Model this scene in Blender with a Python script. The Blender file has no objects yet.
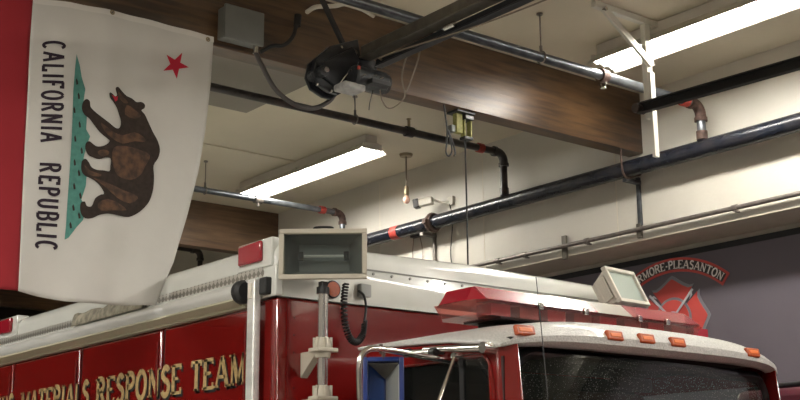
import bpy, bmesh, math, random
from mathutils import Vector, Matrix
from mathutils.geometry import tessellate_polygon
random.seed(7)
SC = bpy.context.scene
COL = SC.collection
# ---------------------------------------------------------------- camera, light, exposure
F, YAW, PIT, ROL, CZ = 1209.0, math.radians(51.17), math.radians(13.77), math.radians(-0.54), 1.95
FW = Vector((math.cos(YAW)*math.cos(PIT), math.sin(YAW)*math.cos(PIT), math.sin(PIT)))
_r = Vector((math.sin(YAW), -math.cos(YAW), 0)); _u = _r.cross(FW)
RT = _r*math.cos(ROL) + _u*math.sin(ROL)
UP = -_r*math.sin(ROL) + _u*math.cos(ROL)
cam = bpy.data.objects.new('camera', bpy.data.cameras.new('camera')); COL.objects.link(cam)
m3 = Matrix((RT, UP, -FW)).transposed().to_4x4(); m3.translation = (0, 0, CZ)
cam.matrix_world = m3
cam.data.sensor_width = 36; cam.data.lens = F/800*36; cam.data.clip_start = 0.05
SC.camera = cam
w = bpy.data.worlds.new('world'); SC.world = w; w.use_nodes = True
w.node_tree.nodes['Background'].inputs[0].default_value = (0.9, 0.85, 0.75, 1)
w.node_tree.nodes['Background'].inputs[1].default_value = 0.02
SC.view_settings.view_transform = 'Standard'; SC.view_settings.look = 'None'
SC.view_settings.exposure = 1.27; SC.view_settings.gamma = 1; SC.view_settings.use_curve_mapping = False
TUBE = 22.0      # emission of the fluorescent tubes in view
BAY = 46.0       # panel power of the bay lamps outside the frame
LAMPCOL = (1.0, 0.965, 0.89)

def at(u, v, ax, val):
    """a point measured in the photograph on the plane x/y/z = val"""
    d = RT*((u-400)/F) + UP*((200-v)/F) + FW
    o = Vector((0, 0, CZ)); i = 'xyz'.index(ax)
    return o + d*((val-o[i])/d[i])

# ---------------------------------------------------------------- materials
MATS = {}
def mat(name, col, rough=0.5, metal=0.0, noise=0.0, nscale=8.0, bump=0.0, bscale=60.0, col2=None, coat=0.0, stretch=None, emit=None, spec=0.5):
    if name in MATS: return MATS[name]
    m = bpy.data.materials.new(name); m.use_nodes = True; nt = m.node_tree; n = nt.nodes; L = nt.links
    b = n['Principled BSDF']; b.inputs['Base Color'].default_value = (*col, 1)
    b.inputs['Roughness'].default_value = rough; b.inputs['Metallic'].default_value = metal
    b.inputs['Coat Weight'].default_value = coat; b.inputs['Specular IOR Level'].default_value = spec
    tc = n.new('ShaderNodeTexCoord'); mp = n.new('ShaderNodeMapping'); L.new(tc.outputs['Object'], mp.inputs['Vector'])
    if stretch: mp.inputs['Scale'].default_value = stretch
    if noise or col2:
        t = n.new('ShaderNodeTexNoise'); t.inputs['Scale'].default_value = nscale; t.inputs['Detail'].default_value = 6
        L.new(mp.outputs[0], t.inputs['Vector'])
        mx = n.new('ShaderNodeMix'); mx.data_type = 'RGBA'
        c2 = col2 if col2 else tuple(c*(1-noise) for c in col)
        mx.inputs[6].default_value = (*col, 1); mx.inputs[7].default_value = (*c2, 1)
        rp = n.new('ShaderNodeMapRange'); rp.inputs[1].default_value = 0.35; rp.inputs[2].default_value = 0.65
        L.new(t.outputs['Fac'], rp.inputs[0]); L.new(rp.outputs[0], mx.inputs[0]); L.new(mx.outputs[2], b.inputs['Base Color'])
    if bump:
        t2 = n.new('ShaderNodeTexNoise'); t2.inputs['Scale'].default_value = bscale; t2.inputs['Detail'].default_value = 3
        L.new(mp.outputs[0], t2.inputs['Vector'])
        bp = n.new('ShaderNodeBump'); bp.inputs['Strength'].default_value = bump; bp.inputs['Distance'].default_value = 0.01
        L.new(t2.outputs['Fac'], bp.inputs['Height']); L.new(bp.outputs[0], b.inputs['Normal'])
    if emit:
        b.inputs['Emission Color'].default_value = (*emit[0], 1); b.inputs['Emission Strength'].default_value = emit[1]
    MATS[name] = m; return m

def glassy(name, tint, transp=0.8, rough=0.02, drops=False):
    m = bpy.data.materials.new(name); m.use_nodes = True; nt = m.node_tree; n = nt.nodes; L = nt.links
    n.remove(n['Principled BSDF']); out = n['Material Output']
    tr = n.new('ShaderNodeBsdfTransparent'); tr.inputs[0].default_value = (*tint, 1)
    gl = n.new('ShaderNodeBsdfGlossy'); gl.inputs['Roughness'].default_value = rough; gl.inputs[0].default_value = (1, 1, 1, 1)
    lw = n.new('ShaderNodeLayerWeight'); lw.inputs[0].default_value = 0.5
    pw = n.new('ShaderNodeMath'); pw.operation = 'POWER'; pw.inputs[1].default_value = 5; L.new(lw.outputs['Facing'], pw.inputs[0])
    fr = n.new('ShaderNodeMath'); fr.operation = 'MULTIPLY_ADD'; fr.inputs[1].default_value = 0.94; fr.inputs[2].default_value = 0.05; L.new(pw.outputs[0], fr.inputs[0])
    mx = n.new('ShaderNodeMixShader'); L.new(fr.outputs[0], mx.inputs[0]); L.new(tr.outputs[0], mx.inputs[1]); L.new(gl.outputs[0], mx.inputs[2])
    df = n.new('ShaderNodeBsdfDiffuse'); df.inputs[0].default_value = (*tint, 1)
    mx2 = n.new('ShaderNodeMixShader'); mx2.inputs[0].default_value = 1-transp
    L.new(mx.outputs[0], mx2.inputs[1]); L.new(df.outputs[0], mx2.inputs[2]); L.new(mx2.outputs[0], out.inputs[0])
    if drops:
        tc = n.new('ShaderNodeTexCoord'); vo = n.new('ShaderNodeTexVoronoi'); vo.inputs['Scale'].default_value = 120
        L.new(tc.outputs['Object'], vo.inputs['Vector'])
        mr = n.new('ShaderNodeMapRange'); mr.inputs[1].default_value = 0.0; mr.inputs[2].default_value = 0.35; mr.inputs[3].default_value = 1; mr.inputs[4].default_value = 0
        L.new(vo.outputs['Distance'], mr.inputs[0])
        bp = n.new('ShaderNodeBump'); bp.inputs['Strength'].default_value = 0.10; bp.inputs['Distance'].default_value = 0.002
        L.new(mr.outputs[0], bp.inputs['Height']); L.new(bp.outputs[0], gl.inputs['Normal'])
        lt = n.new('ShaderNodeMath'); lt.operation = 'LESS_THAN'; lt.inputs[1].default_value = 0.20; L.new(vo.outputs['Distance'], lt.inputs[0])
        wd = n.new('ShaderNodeBsdfDiffuse'); wd.inputs[0].default_value = (.30, .30, .28, 1)  # pale diffuse dots paint in the brightness refracted by the drops
        ml = n.new('ShaderNodeMath'); ml.operation = 'MULTIPLY'; ml.inputs[1].default_value = 0.65; L.new(lt.outputs[0], ml.inputs[0])
        mx3 = n.new('ShaderNodeMixShader'); L.new(ml.outputs[0], mx3.inputs[0]); L.new(mx2.outputs[0], mx3.inputs[1]); L.new(wd.outputs[0], mx3.inputs[2]); L.new(mx3.outputs[0], out.inputs[0])
    MATS[name] = m; return m

M_wall = mat('wall_paint', (0.64, 0.61, 0.54), 0.55, noise=0.10, nscale=1.6, bump=0.12, bscale=35)
M_ceil = mat('ceiling_paint', (0.70, 0.635, 0.50), 0.6, noise=0.10, nscale=1.2, bump=0.1, bscale=30)
M_soffit = mat('soffit_paint', (0.70, 0.64, 0.53), 0.6, noise=0.06)
M_brown = mat('dark_brown_wall', (0.020, 0.010, 0.006), 0.8)
M_conc = mat('concrete', (0.46, 0.44, 0.40), 0.35, noise=0.3, nscale=2, bump=0.1)
M_grey = mat('panel_grey', (0.125, 0.108, 0.130), 0.55, noise=0.08, nscale=2)
M_black = mat('black_gloss', (0.012, 0.012, 0.013), 0.35)
M_blackm = mat('black_matt', (0.018, 0.018, 0.019), 0.7)
M_rubber = mat('rubber', (0.012, 0.012, 0.013), 0.6)
M_pipe = mat('black_iron_pipe', (0.022, 0.020, 0.022), 0.32, noise=0.5, nscale=14, col2=(0.06, 0.045, 0.04), bump=0.1)
M_pipeb = mat('blue_black_pipe', (0.010, 0.014, 0.024), 0.27, noise=0.5, nscale=10, col2=(0.028, 0.026, 0.03), bump=0.08)
M_pipeg = mat('grey_steel_pipe', (0.13, 0.14, 0.155), 0.30, metal=0.6, noise=0.4, nscale=18)
M_rust = mat('rusty_fitting', (0.11, 0.06, 0.045), 0.7, noise=0.6, nscale=40)
M_redtape = mat('red_coupling', (0.45, 0.05, 0.035), 0.5, noise=0.4, nscale=50)
M_cond = mat('galvanised_conduit', (0.24, 0.21, 0.19), 0.4, metal=0.5, noise=0.3, nscale=20)
M_white = mat('truck_white', (0.66, 0.67, 0.63), 0.22, coat=0.5, noise=0.03)
M_red = mat('truck_red', (0.165, 0.006, 0.005), 0.18, coat=1.0, bump=0.03, bscale=4)
M_redd = mat('truck_red_dark', (0.13, 0.005, 0.005), 0.25, coat=1.0)
M_gap = mat('shadow_gap_rubber', (0.02, 0.004, 0.004), 0.6)
M_alu = mat('brushed_aluminium', (0.76, 0.76, 0.73), 0.33, metal=0.35, noise=0.15, nscale=30, stretch=(1, 0.1, 1))
M_chrome = mat('chrome', (0.68, 0.655, 0.62), 0.2, metal=1.0)
M_mast = mat('mast_steel', (0.80, 0.77, 0.75), 0.16, metal=0.88)
M_beige = mat('beige_lamp_shell', (0.47, 0.43, 0.35), 0.45)
M_fascia = mat('awning_fascia', (0.42, 0.39, 0.28), 0.4)
M_offwh = mat('offwhite_plastic', (0.68, 0.64, 0.56), 0.4)
M_gold = mat('gold_leaf', (0.50, 0.35, 0.155), 0.42, metal=0.1, noise=0.35, nscale=60)
M_goldsh = mat('lettering_black', (0.012, 0.01, 0.01), 0.4)
M_amber = mat('amber_lens', (0.46, 0.075, 0.008), 0.45, noise=0.3, nscale=90)
M_redlens = mat('red_lens', (0.32, 0.012, 0.025), 0.22, coat=.6)
M_blue = mat('blue_shell', (0.010, 0.030, 0.16), 0.35)
M_postw = mat('painted_strut', (0.62, 0.60, 0.53), 0.4)
M_cloth = mat('flag_cloth', (0.56, 0.545, 0.51), 0.9, noise=0.05, nscale=5, bump=0.12, bscale=220)
M_clothr = mat('flag_red_cloth', (0.27, 0.011, 0.018), 0.9, bump=0.12, bscale=220)
M_star = mat('flag_star_red', (0.42, 0.010, 0.03), 0.9)
M_ink = mat('flag_ink', (0.022, 0.012, 0.022), 0.9)
M_bear = mat('bear_dark_brown', (0.035, 0.022, 0.016), 0.9, noise=0.4, nscale=40)
M_bearl = mat('bear_light_brown', (0.125, 0.062, 0.034), 0.9, col2=(0.05, 0.03, 0.02), nscale=28)
M_teal = mat('flag_green', (0.085, 0.26, 0.22), 0.9, noise=0.2, nscale=40)
M_mach = mat('machine_black', (0.018, 0.020, 0.024), 0.30, noise=0.3, nscale=30)
M_motor = mat('motor_grey', (0.05, 0.053, 0.058), 0.42, metal=0.3, noise=0.4, nscale=50)
M_rail = mat('rail_steel', (0.17, 0.155, 0.13), 0.35, metal=0.6, noise=0.3, nscale=15)
M_box = mat('box_grey', (0.17, 0.175, 0.165), 0.45, noise=0.1)
M_cable = mat('cable_tan', (0.20, 0.16, 0.12), 0.6)
M_yell = mat('yellow_tape', (0.40, 0.39, 0.12), 0.6, noise=0.3, nscale=60)
M_inner = mat('cab_interior', (0.03, 0.028, 0.026), 0.8)
M_seat = mat('seat_brown', (0.11, 0.05, 0.035), 0.8, noise=0.2)
M_lampin = mat('lamp_reflector', (0.19, 0.20, 0.195), 0.5, metal=0.3)
M_wetw = mat('wet_white', (0.60, 0.59, 0.56), 0.38, coat=0.25, noise=0.3, nscale=150, bump=0.5, bscale=150)
M_signred = mat('sign_red', (0.56, 0.065, 0.055), 0.45)
M_signgrey = mat('sign_grey', (0.22, 0.23, 0.26), 0.45)
M_signsil = mat('sign_silver', (0.45, 0.46, 0.50), 0.4)
M_signwhite = mat('sign_white', (0.90, 0.88, 0.84), 0.45)
M_bulb = mat('bulb_glass', (0.80, 0.48, 0.36), 0.15, coat=1)
M_brass = mat('brass_socket', (0.30, 0.24, 0.15), 0.4, metal=0.6)
M_maroon = mat('maroon_paint', (0.10, 0.012, 0.03), 0.3, coat=1)
M_lampbody = mat('lamp_housing_white', (0.60, 0.57, 0.52), 0.45)
M_tube = mat('fluorescent_tube', (1, 1, 1), 0.3, emit=(LAMPCOL, TUBE))
M_panel = mat('lamp_diffuser', (1, 1, 1), 0.3, emit=(LAMPCOL, BAY))
M_glass = glassy('windshield_glass', (0.36, 0.42, 0.37), 0.985, 0.015, True)
M_sglass = glassy('door_glass', (0.45, 0.47, 0.46), 0.99)
M_lens = glassy('clear_lens', (0.86, 0.46, 0.42), 0.92, 0.08)
M_lampglass = glassy('lamp_glass', (0.80, 0.83, 0.82), 0.985, 0.05)
M_lampglass2 = glassy('lamp_glass_pale', (0.62, 0.70, 0.64), 0.45, 0.06)

# diamond tread plate
def tread():
    m = mat('diamond_plate', (0.56, 0.55, 0.50), 0.35, metal=0.55)
    n = m.node_tree.nodes; L = m.node_tree.links; b = n['Principled BSDF']
    tc = n.new('ShaderNodeTexCoord'); mp = n.new('ShaderNodeMapping'); mp.inputs['Rotation'].default_value = (math.radians(45), 0, 0)
    ck = n.new('ShaderNodeTexChecker'); ck.inputs['Scale'].default_value = 38
    L.new(tc.outputs['Object'], mp.inputs[0]); L.new(mp.outputs[0], ck.inputs[0])
    bp = n.new('ShaderNodeBump'); bp.inputs['Strength'].default_value = 0.9; bp.inputs['Distance'].default_value = 0.006
    L.new(ck.outputs['Fac'], bp.inputs['Height']); L.new(bp.outputs[0], b.inputs['Normal'])
    mx = n.new('ShaderNodeMix'); mx.data_type = 'RGBA'; mx.inputs[6].default_value = (0.60, 0.58, 0.53, 1); mx.inputs[7].default_value = (0.27, 0.255, 0.225, 1)
    L.new(ck.outputs['Fac'], mx.inputs[0]); L.new(mx.outputs[2], b.inputs['Base Color'])
    return m
M_tread = tread()

# stained glue-laminated timber: layers along X
def wood(name, dark, light, rough):
    m = mat(name, dark, rough, coat=0.3); m.node_tree.nodes['Principled BSDF'].inputs['Coat Roughness'].default_value = .32
    n = m.node_tree.nodes; L = m.node_tree.links; b = n['Principled BSDF']
    tc = n.new('ShaderNodeTexCoord')
    mp = n.new('ShaderNodeMapping'); mp.inputs['Scale'].default_value = (1.3, 6, 15); L.new(tc.outputs['Object'], mp.inputs[0])
    t = n.new('ShaderNodeTexNoise'); t.inputs['Scale'].default_value = 2.2; t.inputs['Detail'].default_value = 8; L.new(mp.outputs[0], t.inputs['Vector'])
    mp2 = n.new('ShaderNodeMapping'); mp2.inputs['Scale'].default_value = (0.7, 1, 1.2); L.new(tc.outputs['Object'], mp2.inputs[0])
    t2 = n.new('ShaderNodeTexNoise'); t2.inputs['Scale'].default_value = 1.9; t2.inputs['Detail'].default_value = 3; L.new(mp2.outputs[0], t2.inputs['Vector'])
    ad = n.new('ShaderNodeMath'); ad.operation = 'ADD'; L.new(t.outputs['Fac'], ad.inputs[0]); L.new(t2.outputs['Fac'], ad.inputs[1])
    rp = n.new('ShaderNodeMapRange'); rp.inputs[1].default_value = 0.75; rp.inputs[2].default_value = 1.25; L.new(ad.outputs[0], rp.inputs[0])
    mx = n.new('ShaderNodeMix'); mx.data_type = 'RGBA'; mx.inputs[6].default_value = (*dark, 1); mx.inputs[7].default_value = (*light, 1)
    L.new(rp.outputs[0], mx.inputs[0]); L.new(mx.outputs[2], b.inputs['Base Color'])
    # thin glue lines every 38 mm
    sx = n.new('ShaderNodeSeparateXYZ'); L.new(tc.outputs['Object'], sx.inputs[0])
    md = n.new('ShaderNodeMath'); md.operation = 'MODULO'; md.inputs[1].default_value = 0.06; L.new(sx.outputs['Z'], md.inputs[0])
    gt = n.new('ShaderNodeMath'); gt.operation = 'LESS_THAN'; gt.inputs[1].default_value = 0.004; L.new(md.outputs[0], gt.inputs[0])
    bp = n.new('ShaderNodeBump'); bp.inputs['Strength'].default_value = 0.4; bp.inputs['Distance'].default_value = 0.004; bp.invert = True
    s2 = n.new('ShaderNodeMath'); s2.operation = 'ADD'; L.new(gt.outputs[0], s2.inputs[0]); L.new(t.outputs['Fac'], s2.inputs[1])
    L.new(s2.outputs[0], bp.inputs['Height']); L.new(bp.outputs[0], b.inputs['Normal'])
    return m
M_wood = wood('stained_beam', (0.034, 0.017, 0.009), (0.16, 0.085, 0.036), 0.40)
M_wood2 = wood('stained_beam_far', (0.09, 0.05, 0.027), (0.21, 0.12, 0.06), 0.5)

# ---------------------------------------------------------------- mesh helpers
class MB:
    def __init__(s): s.b = bmesh.new()
    def box(s, x0, x1, y0, y1, z0, z1):
        v = [s.b.verts.new((x, y, z)) for x in (x0, x1) for y in (y0, y1) for z in (z0, z1)]
        for f in ((0,1,3,2),(4,6,7,5),(0,4,5,1),(2,3,7,6),(0,2,6,4),(1,5,7,3)): s.b.faces.new([v[i] for i in f])
        return s
    def hexa(s, p):     # 8 points: bottom 4 then top 4
        v = [s.b.verts.new(q) for q in p]
        for f in ((0,3,2,1),(4,5,6,7),(0,1,5,4),(1,2,6,5),(2,3,7,6),(3,0,4,7)): s.b.faces.new([v[i] for i in f])
        return s
    def obox(s, c, ax, ay, az, dx, dy, dz):   # oriented box: axes and half sizes
        c = Vector(c); p = []
        for k in (-1, 1):
            for i, j in ((-1,-1),(1,-1),(1,1),(-1,1)): p.append(c+ax*dx*i+ay*dy*j+az*dz*k)
        return s.hexa(p)
    def tube(s, pts, r, n=12, cap=True):
        pts = [Vector(p) for p in pts]; rr = r if isinstance(r, (list, tuple)) else [r]*len(pts)
        rings = []; prev = None
        for i, p in enumerate(pts):
            t = ((pts[min(i+1, len(pts)-1)]-pts[i]).normalized() + (pts[i]-pts[max(i-1, 0)]).normalized())
            t = t.normalized() if t.length > 1e-6 else Vector((0, 0, 1))
            a = prev if prev is not None else (Vector((0,0,1)) if abs(t.z) < .9 else Vector((1,0,0)))
            a = (a - t*a.dot(t)).normalized(); b = t.cross(a); prev = a
            rings.append([s.b.verts.new(p + (a*math.cos(2*math.pi*k/n)+b*math.sin(2*math.pi*k/n))*rr[i]) for k in range(n)])
        for q, w2 in zip(rings, rings[1:]):
            for k in range(n): s.b.faces.new((q[k], q[(k+1) % n], w2[(k+1) % n], w2[k]))
        if cap: s.b.faces.new(rings[0][::-1]); s.b.faces.new(rings[-1])
        return s
    def prism(s, poly, d):      # planar polygon of 3D points extruded by vector d
        d = Vector(d); a = [s.b.verts.new(Vector(p)) for p in poly]; c = [s.b.verts.new(Vector(p)+d) for p in poly]
        n = len(a); s.b.faces.new(a[::-1]); s.b.faces.new(c)
        for i in range(n): s.b.faces.new((a[i], a[(i+1) % n], c[(i+1) % n], c[i]))
        return s
    def torus(s, c, axis, R, r, n=20, k=8):
        c = Vector(c); ax = Vector(axis).normalized(); a = ax.orthogonal().normalized(); b = ax.cross(a); rings = []
        for i in range(n):
            t = 2*math.pi*i/n; d = a*math.cos(t)+b*math.sin(t)
            rings.append([s.b.verts.new(c+d*(R+r*math.cos(2*math.pi*j/k))+ax*r*math.sin(2*math.pi*j/k)) for j in range(k)])
        for i in range(n):
            q, w2 = rings[i], rings[(i+1) % n]
            for j in range(k): s.b.faces.new((q[j], q[(j+1) % k], w2[(j+1) % k], w2[j]))
        return s
    def grid(s, P):
        v = [[s.b.verts.new(p) for p in row] for row in P]
        for i in range(len(v)-1):
            for j in range(len(v[0])-1): s.b.faces.new((v[i][j], v[i][j+1], v[i+1][j+1], v[i+1][j]))
        return s
    def build(s, name, m, parent=None, bevel=0, smooth=False, seg=2, solid=0):
        bmesh.ops.recalc_face_normals(s.b, faces=s.b.faces)
        me = bpy.data.meshes.new(name); s.b.to_mesh(me); s.b.free()
        o = bpy.data.objects.new(name, me); COL.objects.link(o); me.materials.append(m)
        if parent is not None:
            o.parent = parent
            o.matrix_parent_inverse = Matrix.Translation(-base_of(parent))
        if smooth:
            for p in me.polygons: p.use_smooth = True
            me.set_sharp_from_angle(angle=math.radians(38))
        if solid:
            md = o.modifiers.new('s', 'SOLIDIFY'); md.thickness = solid; md.offset = 0
        if bevel:
            md = o.modifiers.new('b', 'BEVEL'); md.width = bevel; md.segments = seg; md.limit_method = 'ANGLE'; md.angle_limit = math.radians(40)
            for p in me.polygons: p.use_smooth = True
            me.set_sharp_from_angle(angle=math.radians(60))
        return o
def base_of(o):     # parts are modelled in place, so only the thing's own base shifts them
    return Vector(o.location) if o.type == 'EMPTY' else Vector((0, 0, 0))
def tag(o, label, cat, group=None):
    o['label'] = label; o['category'] = cat
    if group: o['group'] = group
    return o
def thing(name, loc, label, cat, group=None):
    o = bpy.data.objects.new(name, None); COL.objects.link(o); o.location = loc; o.empty_display_size = .1
    return tag(o, label, cat, group)
def struct(o): o['kind'] = 'structure'; return o
def bez(pts, n=8):      # Catmull-Rom through the points
    P = [Vector(p) for p in pts]; P = [P[0]*2-P[1]] + P + [P[-1]*2-P[-2]]; out = []
    for i in range(1, len(P)-2):
        for k in range(n):
            t = k/n; a, b, c, d = P[i-1:i+3]
            out.append(0.5*((2*b)+(c-a)*t+(2*a-5*b+4*c-d)*t*t+(3*b-a-3*c+d)*t**3))
    return out + [P[-2]]

# ---------------------------------------------------------------- room shell
XU, XL, ZC, ZS = 6.95, 7.36, 4.93, 3.80
struct(MB().box(-7, 7.6, -5, 16.6, -0.1, 0).build('floor', M_conc))
struct(MB().box(-7, 7.6, -5, 16.6, ZC, ZC+.1).build('ceiling', M_ceil))
b = MB().box(XL, XL+.15, -5, 16.5, 0, ZC).box(XU, XL, -5, 16.5, ZS, ZC)
struct(b.build('wall_right', M_wall))
struct(MB().box(-7.1, -7, -5, 16.5, 0, ZC).build('wall_left', M_wall))
struct(MB().box(-7, XL, -5.1, -5, 0, ZC).build('wall_front', mat('front_wall_doors', (.16, .15, .14), .6)))
struct(MB().box(-7, XL, 16.4, 16.5, 0, ZC).build('wall_back', M_brown))
# soffit under the thicker upper wall
struct(MB().box(XU, XL, -4.9, 16.3, ZS-.012, ZS-.001).build('trim_1', M_soffit))
# ceiling joint batten across the middle bay
struct(MB().box(2.4, 6.0, 8.86, 8.90, ZC-.012, ZC-.001).build('trim_2', M_ceil))
# vertical joints in the upper wall boarding
for i, (u, v) in enumerate(((618, 225), (484, 225), (380, 225))):
    p = at(u, v, 'x', XU)
    struct(MB().box(XU-.003, XU-.0005, p.y-.003, p.y+.003, ZS+.01, ZC-.02).build('trim_%d' % (3+i), M_soffit))

# ---------------------------------------------------------------- timber beams
def beam(y, m, label, z0=4.45):
    o = MB().box(-6.98, XU+.03, y, y+.135, z0, ZC-.002).build('wooden_beam', m, bevel=.004)
    return tag(o, label, 'beam', None)
beam(5.70, M_wood, 'glossy dark-stained laminated beam crossing the top of the picture behind the opener')
beam(10.73, M_wood2, 'lighter brown laminated beam farther back, seen between the flag and the floodlight')
beam(15.7, M_wood, 'very dark timber beam in the unlit end of the bay, below the flag at left')
beam(-1.2, M_wood, 'dark-stained laminated beam over the space behind the camera')

# shallow panel on the ceiling behind the beam
t = thing('ceiling_access_panel', (4.05, 6.85, ZC-.06), 'shallow tan access panel on the ceiling just behind the dark beam, left of the opener', 'panel')
MB().box(3.3, 4.74, 5.86, 7.80, ZC-.05, ZC-.002).build('panel', mat('tan_panel', (0.27, 0.245, 0.205), .6), t, bevel=.004)
MB().box(3.26, 4.78, 5.85, 7.84, ZC-.014, ZC-.002).build('rim', mat('tan_rim', (0.22, 0.20, 0.165), .6), t)

# ---------------------------------------------------------------- fluorescent lights
def ceiling_light(x, y0, y1, label, group=None, emitter='tube'):
    zc = ZC-.003; t = thing('ceiling_light', ((x), (y0+y1)/2, ZC), label, 'ceiling light', group)
    w2 = .145
    MB().box(x-.06, x+.06, y0+.02, y1-.02, zc-.075, zc).build('housing', M_lampbody, t, bevel=.006)
    r = MB()
    r.prism([(x-w2, y0, zc-.155), (x-.055, y0, zc-.078), (x+.055, y0, zc-.078), (x+w2, y0, zc-.155), (x+w2, y0, zc-.147), (x+.06, y0, zc-.070), (x-.06, y0, zc-.070), (x-w2, y0, zc-.147)], (0, y1-y0, 0))
    r.build('reflector', M_lampbody, t)
    ym = (y0+y1)/2
    if emitter == 'tube':
        for a, c in ((y0+.03, ym-.012), (ym+.012, y1-.03)):
            for dx in (-.075, 0.0, .075):
                MB().tube([(x+dx, a, zc-.125), (x+dx, c, zc-.125)], .019, 10).build('tube', M_tube, t, smooth=True)
        for yy in (y0+.015, ym, y1-.015):
            MB().box(x-.10, x+.10, yy-.012, yy+.012, zc-.13, zc-.078).build('socket', M_lampbody, t, bevel=.004)
    else:
        MB().box(x-w2+.01, x+w2-.01, y0+.02, y1-.02, zc-.153, zc-.145).build('diffuser', M_panel, t)
    return t
ceiling_light(5.975, 7.78, 9.85, 'lit fluorescent fixture on the ceiling beyond the beam, above the near floodlight')
ceiling_light(5.975, 2.80, 5.22, 'lit fluorescent fixture at top right, behind the white strut bracket')
for (x, ys, lb) in ((5.975, (-.9,), 'fluorescent fixture of the right row, out of view over the truck bonnet'),):
    for y in ys: ceiling_light(x, y, y+2.42, lb, None, 'panel')
for i, y in enumerate((-2.6, 2.0, 7.4)):
    ceiling_light(-.6, y, y+2.42, ('fluorescent fixture of the middle row, out of view behind the camera', 'fluorescent fixture of the middle row, out of view left of the camera', 'fluorescent fixture of the middle row, out of view beyond the beam')[i], None, 'panel')

# ---------------------------------------------------------------- pipes on the ceiling and wall
def ring_of(b, p, ax, r, w, n=16):
    p = Vector(p); ax = Vector(ax)
    b.tube([p-ax*w, p+ax*w], r, n)
def hanger(t, x, y, z, r, ztop=ZC-.003, ax=(1, 0, 0)):
    b = MB(); b.tube([(x, y, z+r+.03), (x, y, ztop)], .005, 6); b.torus((x, y, z), ax, r+.006, .005, 18, 6)
    b.tube([(x, y, z+r), (x, y, z+r+.045)], .010, 8); b.tube([(x, y, ztop-.012), (x, y, ztop)], .02, 10)
    b.build('hanger', M_cond, t, smooth=True)
XM, ZM = 6.80, 4.31
t = thing('sprinkler_main', (XM, 7, ZM), 'thick black sprinkler main running along the right wall above the truck', 'pipe')
MB().tube([(XM, 1.5, ZM), (XM, 8.9, ZM), (XM, 13.5, ZM)], .062, 24).build('pipe', M_pipeb, t, smooth=True)
p = at(433, 222, 'x', XM); b = MB(); ring_of(b, (XM, p.y, ZM), (0, 1, 0), .078, .035, 20); b.torus((XM, p.y, ZM), (0, 1, 0), .078, .014, 20, 8)
b.box(XM-.11, XM-.07, p.y-.02, p.y+.02, ZM-.02, ZM+.02).build('grooved_coupling', M_rust, t, smooth=True)
p = at(397, 231, 'x', XM); b = MB(); ring_of(b, (XM, p.y, ZM), (0, 1, 0), .0635, .05, 24); b.build('red_band', M_redtape, t, smooth=True)
p = at(628, 165, 'x', XM)
b = MB(); b.tube(bez([(XM-.07, p.y, 4.60), (XM-.072, p.y, ZM+.03), (XM-.05, p.y, ZM-.055), (XM, p.y, ZM-.072), (XM+.05, p.y, ZM-.05), (XM+.14, p.y, ZM-.02)], 6), .008, 8)
b.build('hanger_rod', M_rust, t, smooth=True)

def branch(y, z, x0, r, m, label, drop_m, elbow_m, hangers, coup, name='sprinkler_branch', ye=None):
    t = thing(name, (5, y, z), label, 'pipe')
    R = r*1.5
    MB().tube([(x0, y, z), (XM-R*1.6, y, z)], r, 20).build('pipe', m, t, smooth=True)
    arc = [(XM-R*1.6+R*1.6*math.sin(a), y, z-R*1.6+R*1.6*math.cos(a)) for a in [math.pi/2*k/8 for k in range(9)]]
    b = MB(); b.tube([(XM-R*1.6-.03, y, z)]+arc+[(XM, y, z-R*1.6-.03)], r*1.22, 18)
    ring_of(b, (XM-R*1.6-.03, y, z), (1, 0, 0), r*1.45, .014); ring_of(b, (XM, y, z-R*1.6-.03), (0, 0, 1), r*1.45, .014)
    b.build('elbow', elbow_m, t, smooth=True)
    MB().tube([(XM, y, z-R*1.6-.02), (XM, y, ZM+.10)], r, 18).build('drop_pipe', drop_m, t, smooth=True)
    b = MB(); b.tube([(XM, y, ZM+.064), (XM, y, ZM+.125)], r*1.25, 18); b.build('outlet', elbow_m, t, smooth=True)
    for x in hangers: hanger(t, x, y, z, r)
    for x in coup:
        b = MB(); ring_of(b, (x, y, z), (1, 0, 0), r*1.35, .028, 18); b.build('coupling', M_redtape, t, smooth=True)
    return t
B1 = branch(5.04, 4.63, -6.95, .032, M_pipeg, 'grey sprinkler pipe in front of the dark beam at the top', M_pipeg, M_rust,
       [at(541, 50, 'y', 5.04).x, 2.6], [at(684, 96, 'y', 5.04).x])
xx = at(603, 76, 'y', 5.04).x
b = MB(); ring_of(b, (xx, 5.04, 4.63), (1, 0, 0), .046, .03, 18); b.build('tee', M_rust, B1, smooth=True)
b = MB(); b.tube([(xx, 5.04, 4.64), (xx, 5.04, 4.59)], .014, 10); b.torus((xx, 5.04, 4.575), (1, 0, 0), .022, .004); b.tube([(xx, 5.04, 4.55), (xx, 5.04, 4.545)], .022, 12); b.build('sprinkler_head', M_chrome, B1, smooth=True)
B2 = branch(7.06, 4.738, -6.95, .030, M_pipe, 'black sprinkler pipe crossing behind the dark beam', M_pipe, M_pipe,
       [at(355, 121, 'y', 7.06).x], [at(480, 149, 'y', 7.06).x])
xx = at(409, 131, 'y', 7.06).x
b = MB(); ring_of(b, (xx, 7.06, 4.738), (1, 0, 0), .042, .035, 16); b.build('tee', M_pipe, B2, smooth=True)
b = MB(); b.tube([(xx, 7.06, 4.78), (xx, 7.06, 4.84)], .012, 10); b.tube([(xx, 7.06, 4.84), (xx, 7.06, 4.846)], .02, 12); b.build('sprinkler_head', M_brass, B2, smooth=True)
B3 = branch(9.35, 4.65, -6.95, .028, M_pipeg, 'slim grey sprinkler pipe under the far fluorescent fixture', M_pipeg, M_rust,
       [at(205, 190, 'y', 9.35).x], [at(322, 210, 'y', 9.35).x])
xx = at(258, 200, 'y', 9.35).x
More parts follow.
